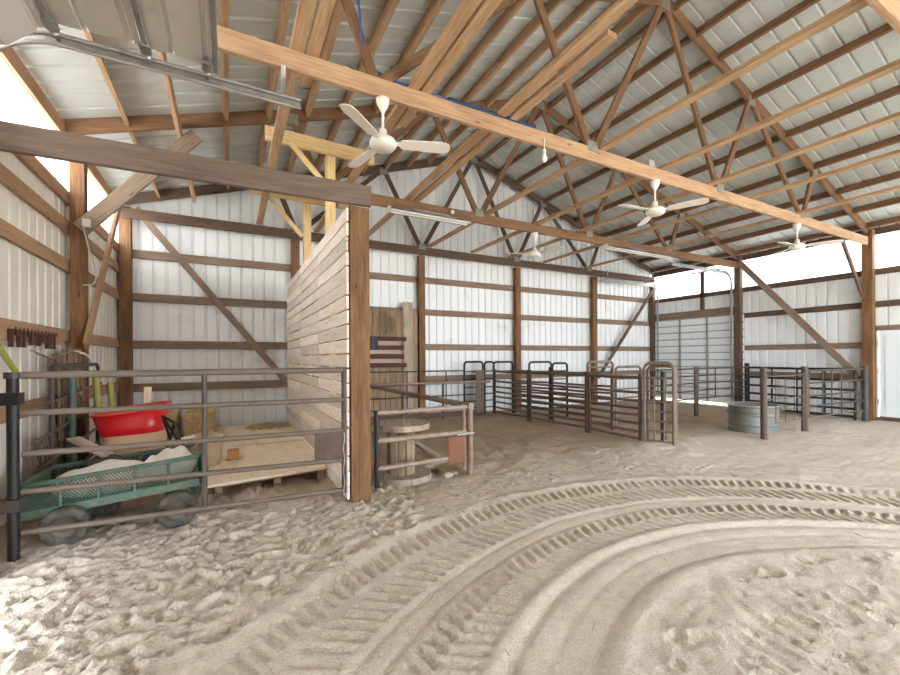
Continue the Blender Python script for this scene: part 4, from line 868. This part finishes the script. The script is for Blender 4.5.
# ------------------------------------------------------------------ cable spool
sp = thing('cable_spool', 'empty wooden cable spool standing on end beside the partition post', 'spool', (1.60, 4.08, 0))
def disc(z0, z1, name, mat, R=0.285):
    m = MB(); x = -R; k = 0
    while x < R - 0.01:
        a, b_ = x, min(x + 0.095, R); P = []
        for q in np.linspace(a + 0.002, b_ - 0.002, 7): P.append((q, -math.sqrt(max(R * R - q * q, 0))))
        for q in np.linspace(b_ - 0.002, a + 0.002, 7): P.append((q, math.sqrt(max(R * R - q * q, 0))))
        m.prism([(1.60 + p[0] * 0.94 + p[1] * 0.34, 4.08 - p[0] * 0.34 + p[1] * 0.94, z0) for p in P], (0, 0, z1 - z0)); x += 0.095
    return m.build(name, mat, sp)
disc(0.52, 0.575, 'top_disc', 'greyplank'); disc(-0.01, 0.055, 'bottom_disc', 'greyplank', 0.30)
for k in range(10):
    a = 2 * math.pi * k / 10; MB().beam((1.58 + 0.13 * math.cos(a), 4.08 + 0.13 * math.sin(a), 0.055), (1.58 + 0.13 * math.cos(a), 4.08 + 0.13 * math.sin(a), 0.52), 0.075, 0.02, (math.cos(a), math.sin(a), 0)).build('core_slat', 'plank' if k % 3 else 'greyplank', sp)

# ------------------------------------------------------------------ small gate and red post
sg = thing('small_gate', 'short three-rail pipe gate in front of the wooden spool', 'gate', (1.7, 3.72, 0))
a, b = Vector((1.19, 3.68, 0)), Vector((2.20, 3.78, 0))
for za, zb_, e in ((0.745, 0.735, 1), (0.49, 0.468, 1), (0.232, 0.21, 0.76)):
    q = a.lerp(b, e); MB().tube([a + Vector((0, 0, za)), q + Vector((0, 0, zb_ if e == 1 else 0.222))], 0.025, 12).build('rail', 'pipe', sg)
MB().tube([a + Vector((0, 0, 0.06)), a + Vector((0, 0, 0.765))], 0.024, 12).build('hinge_upright', 'black', sg)
MB().tube([b + Vector((-0.03, 0, 0.08)), b + Vector((-0.03, 0, 0.76))], 0.021, 12).build('end_upright', 'redpost', sg)
o = MB().beam(Vector((1.96, 3.735, 0.30)), Vector((2.165, 3.755, 0.30)), 0.01, 0.27).build('latch_plate', 'rustred', sg); o['label'] = 'rust red square steel plate'
MB().tube([(2.06, 3.73, 0.455), (2.29, 3.77, 0.455)], 0.012, 8).build('latch_bar', 'galv', sg)
tag(MB().tube([(2.275, 3.83, -0.1), (2.275, 3.83, 0.745)], 0.034, 14).build('pipe_post', 'redpost'), 'dusty red pipe post at the free end of the short gate', 'post', 'steel fence posts')
t = thing('pipe_rail', 'long dusty pipe rail running from the red post to the back wall', 'rail', (2.28, 5.8, 0))
MB().tube([(2.275, 3.80, 0.735), (2.285, 7.85, 0.735)], 0.034, 12).build('rail', 'pipe', t)
for y in (5.8, 7.7): MB().tube([(2.28, y, -0.08), (2.28, y, 0.72)], 0.024, 10).build('leg', 'darkpipe', t)
t = thing('pipe_rail', 'brown pipe rail along the back of the pen ending at the black arches', 'rail', (3.8, 7.7, 0))
MB().tube([(2.33, 7.80, 0.735), (5.0, 7.55, 0.735)], 0.026, 12).build('rail', 'pipe', t)
MB().tube([(3.9, 7.655, -0.08), (3.9, 7.655, 0.72)], 0.022, 10).build('leg', 'darkpipe', t)
bpn = thing('wire_fence', 'thin dark wire panel against the lower back wall', 'panel', (3.5, 7.9, 0))
for z in (0.97, 0.70, 0.44, 0.2): MB().tube([(2.33, 7.89, z + 0.01), (4.55, 7.89, z)], 0.012, 8).build('rail', 'black', bpn)
for x in (2.35, 3.2, 4.1, 4.54): MB().tube([(x, 7.89, 0.0), (x, 7.89, 0.98)], 0.012, 8).build('upright', 'black', bpn)
one_beam('base_plank', (2.35, 7.86, 0.04), (5.0, 7.78, 0.04), 0.03, 0.14, 'darkpipe' if False else 'aged', 'dark base plank along the foot of the back wall', 'plank')
one_beam('grey_plank', (1.95, 4.55, 0.24), (2.22, 4.15, 0.03), 0.10, 0.03, 'greyplank', 'grey plank slanting to the ground behind the short gate', 'plank')
for k, (x, y, s, lab) in enumerate(((2.02, 3.86, 0.055, 'pale stone on the ground under the short gate'), (2.13, 3.92, 0.04, 'small pale stone beside the red post foot'))):
    lumpy('stone', lab, 'stone', x, y, -0.01, s, s * 0.8, s * 0.5, 'stone', 20 + k, 'stones')
lumpy('dark_stone', 'flat grey stone slab behind the short gate', 'stone', 2.05, 4.25, -0.01, 0.17, 0.11, 0.045, 'stone', 31, 'stones')

m = MB(); r = np.random.RandomState(77)
for _ in range(150):
    px, py = 2.12 + max(-1.2, min(1.2, r.randn())) * 0.07, 4.02 + max(-1.2, min(1.2, r.randn())) * 0.08; d = Vector((r.randn(), r.randn(), 0.25 * r.randn())).normalized() * r.uniform(0.03, 0.10); z = 0.015 + 0.05 * r.rand()
    m.tube([Vector((px, py, z)) - d, Vector((px, py, z)) + d], 0.003, 4, caps=False)
tag(m.build('hay_scraps', 'hay'), 'scraps of hay heaped on the ground under the short gate', 'hay', None, 'stuff')
# ------------------------------------------------------------------ livestock panels (chute)
RZ = (0.06, 0.16, 0.28, 0.395, 0.50, 0.61, 0.73, 0.95)
def panel(label, a, b, rails=RZ, z1=1.0, mat='rust', pr=0.026, rr=0.020, group='rusty chute panels', flat=True, postmat=None, cat='panel', name='livestock_panel', mids=0):
    A, B = Vector((a[0], a[1], 0)), Vector((b[0], b[1], 0)); d = (B - A).normalized()
    t = thing(name, label, cat, ((A + B) / 2)[:], group)
    for z in rails:
        mid = (A + B) / 2 + Vector((0, 0, z - 0.008)); MB().tube([A + Vector((0, 0, z)), mid, B + Vector((0, 0, z))], rr if z < 0.9 or mat != 'rust' else 0.026, 8).build('rail', mat, t)
    for p in (A + d * 0.0, B - d * 0.0): MB().tube([p + Vector((0, 0, -0.05)), p + Vector((0, 0, z1))], pr, 10).build('upright', postmat or ('rustdark' if mat == 'rust' else mat), t)
    for k in range(mids): p = A.lerp(B, (k + 1) / (mids + 1)); MB().tube([p + Vector((0, 0, rails[0])), p + Vector((0, 0, rails[-1]))], rr * 0.8, 8).build('brace', postmat or mat, t)
    return t
J = [(5.18, 7.67), (5.29, 6.57), (5.357, 5.1), (5.284, 4.0)]
def shrink(a, b, e=0.035):
    A, B = Vector(a), Vector(b); d = (B - A).normalized() * e; return (A + d)[:], (B - d)[:]
panel('rusty eight-rail chute panel furthest back, by the black arches', *shrink(J[0], J[1]))
panel('rusty eight-rail chute panel in the middle of the long row', *shrink(J[1], J[2]))
panel('rusty eight-rail chute panel nearest the camera', *shrink(J[2], J[3]))
R_ = [(5.72, 7.67), (5.86, 6.57), (5.99, 5.1)]
panel('rusty panel on the far side of the chute, back section', *shrink(R_[0], R_[1]), z1=1.05, mat='rust', group='rusty panels on the far side of the chute')
panel('rusty panel on the far side of the chute, front section', *shrink(R_[1], R_[2]), z1=1.05, mat='rust', group='rusty panels on the far side of the chute')
def bow(label, a, b, zt, mat, r=0.022, rungs=(), group='bow frames of the chute', corner=0.07, uprights=0):
    t = thing('bow_gate', label, 'gate', ((a[0] + b[0]) / 2, (a[1] + b[1]) / 2, 0), group)
    MB().tube(arch_pts(a, b, -0.06, zt, corner), r, 10).build('arch', mat, t)
    A, B = Vector((a[0], a[1], 0)), Vector((b[0], b[1], 0))
    for z in rungs: MB().tube([A + Vector((0, 0, z)), B + Vector((0, 0, z))], 0.013, 8).build('rung', mat, t)
    for k in range(uprights): p = A.lerp(B, (k + 1) / (uprights + 1)); MB().tube([p + Vector((0, 0, 0.05)), p + Vector((0, 0, rungs[-1]))], 0.012, 8).build('bar', mat, t)
    return t
bow('black arched gate furthest left, nearest the flag', (4.50, 7.80), (4.975, 7.80), 1.162, 'black', 0.022, (0.15, 0.3, 0.45, 0.6, 0.78, 0.95), 'black arched gates')
bow('narrow black arched gate second from the left', (5.02, 7.80), (5.27, 7.80), 1.158, 'black', 0.022, (0.15, 0.3, 0.45, 0.6, 0.78, 0.95), 'black arched gates')
bow('black arch over the far end of the rusty panel row', J[0], (5.70, 7.67), 1.156, 'black', 0.022, (0.95,))
bow('dark arch where the back and middle chute panels meet', J[1], (5.86, 6.57), 1.16, 'darkpipe', 0.022, (0.95,))
bow('small dark arched gate just beyond the middle chute arch', (5.90, 6.57), (6.30, 6.57), 1.13, 'black', 0.022, (0.2, 0.4, 0.6, 0.8, 0.97), 'black arched gates')
bow('rusty arch where the middle and nearest chute panels meet', J[2], (5.97, 5.1), 1.17, 'rust', 0.022, (0.95, 1.08))
bow('rusty low arched gate behind the nearest chute panel', (6.04, 5.1), (6.70, 5.1), 1.075, 'rust', 0.022, (0.2, 0.36, 0.52, 0.68, 0.86), 'rusty arched gates')
bow('narrow rusty arched gate at the near end of the chute', (5.275, 3.955), (5.42, 3.60), 1.165, 'rust', 0.024, (0.06, 0.2, 0.34, 0.48, 0.62, 0.76, 0.95), 'rusty arched gates', 0.09, 2)
bow('second rusty arch overlapping the near end gate of the chute', (5.40, 3.99), (5.49, 3.62), 1.12, 'rust', 0.022, (0.95,), 'bow frames of the chute', 0.08)
tag(MB().tube([(5.54, 3.84, -0.08), (5.54, 3.84, 1.04)], 0.04, 12).build('pipe_post', 'darkpipe'), 'thick dark post inside the near end of the chute', 'post', 'steel fence posts')
o = tag(MB().box(4.76, 4.97, 7.735, 7.75, 0.06, 0.98).build('steel_sheet', 'rust'), 'rusty steel sheet hung on the leftmost black arched gate', 'sheet')

# ------------------------------------------------------------------ right hand pens
F5 = (0.37, 0.54, 0.695, 0.85, 1.0)
panel('dark five-rail pipe fence left of the brown fence post', (6.78, 5.15), (8.62, 5.25), F5, 1.03, 'darkpipe', 0.02, 0.016, 'dark pipe fences', postmat='darkpipe')
panel('dark five-rail pipe fence in front of the closed overhead door', (8.72, 5.27), (10.93, 5.40), F5, 1.03, 'darkpipe', 0.02, 0.016, 'dark pipe fences', postmat='darkpipe', mids=2)
FP = 'steel fence posts'
def fpost(label, x, y, z, r, mat): tag(MB().tube([(x, y, -0.1), (x, y, z)], r, 12).build('fence_post', mat), label, 'post', FP)
fpost('brown steel fence post in front of the closed overhead door', 8.67, 5.26, 1.03, 0.045, 'rustdark')
fpost('rusty steel post standing right before the galvanized tank', 7.205, 3.335, 1.075, 0.045, 'rustdark')
fpost('rusty steel post right of the tank, near the tubular gate', 8.575, 3.36, 1.075, 0.047, 'rustdark')
fpost('black steel post beside the overhead door post', 10.99, 5.44, 1.09, 0.05, 'black')
fpost('dark steel gate post against the tall post by the white door', 10.83, 3.29, 1.06, 0.05, 'darkpipe')
panel('six-rail black pipe fence along the right wall behind the tubular gate', (10.83, 5.32), (10.78, 3.42), (0.06, 0.21, 0.39, 0.58, 0.77, 0.99), 1.0, 'black', 0.02, 0.024, 'dark pipe fences', postmat='black', mids=3)
panel('thin-rail panel between the tank post and the rusty post', (7.27, 3.337), (8.51, 3.358), (0.2, 0.40, 0.58, 0.76, 0.94), 0.98, 'gatepipe', 0.014, 0.008, 'light gate panels', mids=3, postmat='darkpipe')
tg = thing('tube_gate', 'tubular gate with rounded corners between rusty post and the tall wall post', 'gate', (9.7, 3.33, 0))
P = [(8.70, 3.36, 0.20)] + [Vector((8.70 + 0.08 - 0.08 * math.cos(a), 3.36, 0.92 + 0.08 * math.sin(a))) for a in np.linspace(0, math.pi / 2, 6)] + [(10.74, 3.30, 1.0)]
MB().tube(P, 0.018, 8).build('frame', 'darkpipe', tg)
for z in (0.2, 0.39, 0.57, 0.79): MB().tube([(8.70, 3.36, z), (10.76, 3.30, z)], 0.015 if z > 0.25 else 0.012, 8).build('rail', 'darkpipe' if z > 0.25 else 'gatepipe', tg)
for x in (9.2, 9.55, 9.95): MB().tube([(x, 3.345, 0.2), (x, 3.345, 1.0)], 0.011, 8).build('brace', 'darkpipe', tg)
tk = thing('stock_tank', 'round galvanized stock tank beside the fence posts', 'tank', (7.86, 3.78, 0))
m = MB(); prof = [(0.001, 0.02), (0.36, 0.02), (0.375, 0.0)]
for k in range(1, 25):
    z = 0.43 * k / 24; bump_ = 0.010 if (0.12 < z < 0.15 or 0.28 < z < 0.31) else 0.0; prof.append((0.375 + bump_, z))
prof += [(0.392, 0.43), (0.392, 0.445), (0.37, 0.445), (0.35, 0.05), (0.001, 0.045)]
m.lathe((7.86, 3.80, -0.01), prof, 48, sx=1.06, sy=0.9); m.build('shell', 'tank', tk)
m = MB(); m.tube([(7.86 + 0.396 * 1.06 * math.cos(a), 3.80 + 0.396 * 0.9 * math.sin(a), 0.43) for a in np.linspace(0, 2 * math.pi, 48, endpoint=False)], 0.012, 8, True); m.build('rolled_rim', 'galv', tk)
tag(MB().add([(7.86 + 0.42 * 1.06 * math.cos(a), 3.80 + 0.42 * 0.9 * math.sin(a), 0.33) for a in np.linspace(0, 2 * math.pi, 40, endpoint=False)], [list(range(40))]).build('tank_water', paint('water_dark', (70, 76, 74), 0.05)), 'dark still water inside the galvanized tank', 'water', None, 'stuff')

# ------------------------------------------------------------------ litter on the ground
r = np.random.RandomState(21); m = MB()
for _ in range(900):
    px = r.uniform(0.5, 10.5); py = r.uniform(1.2, 7.8)
    if r.rand() < 0.55: px = 1.2 + abs(r.randn()) * 1.0; py = 3.5 + r.randn() * 0.35
    d = Vector((r.randn(), r.randn(), 0)).normalized() * r.uniform(0.01, 0.03); z = 0.004 + 0.01 * r.rand()
    m.tube([Vector((px, py, z)) - d, Vector((px, py, z + 0.004)) + d], 0.0022, 4, caps=False)
tag(m.build('straw_litter', 'hay'), 'bits of straw scattered over the sandy floor', 'straw litter', None, 'stuff')
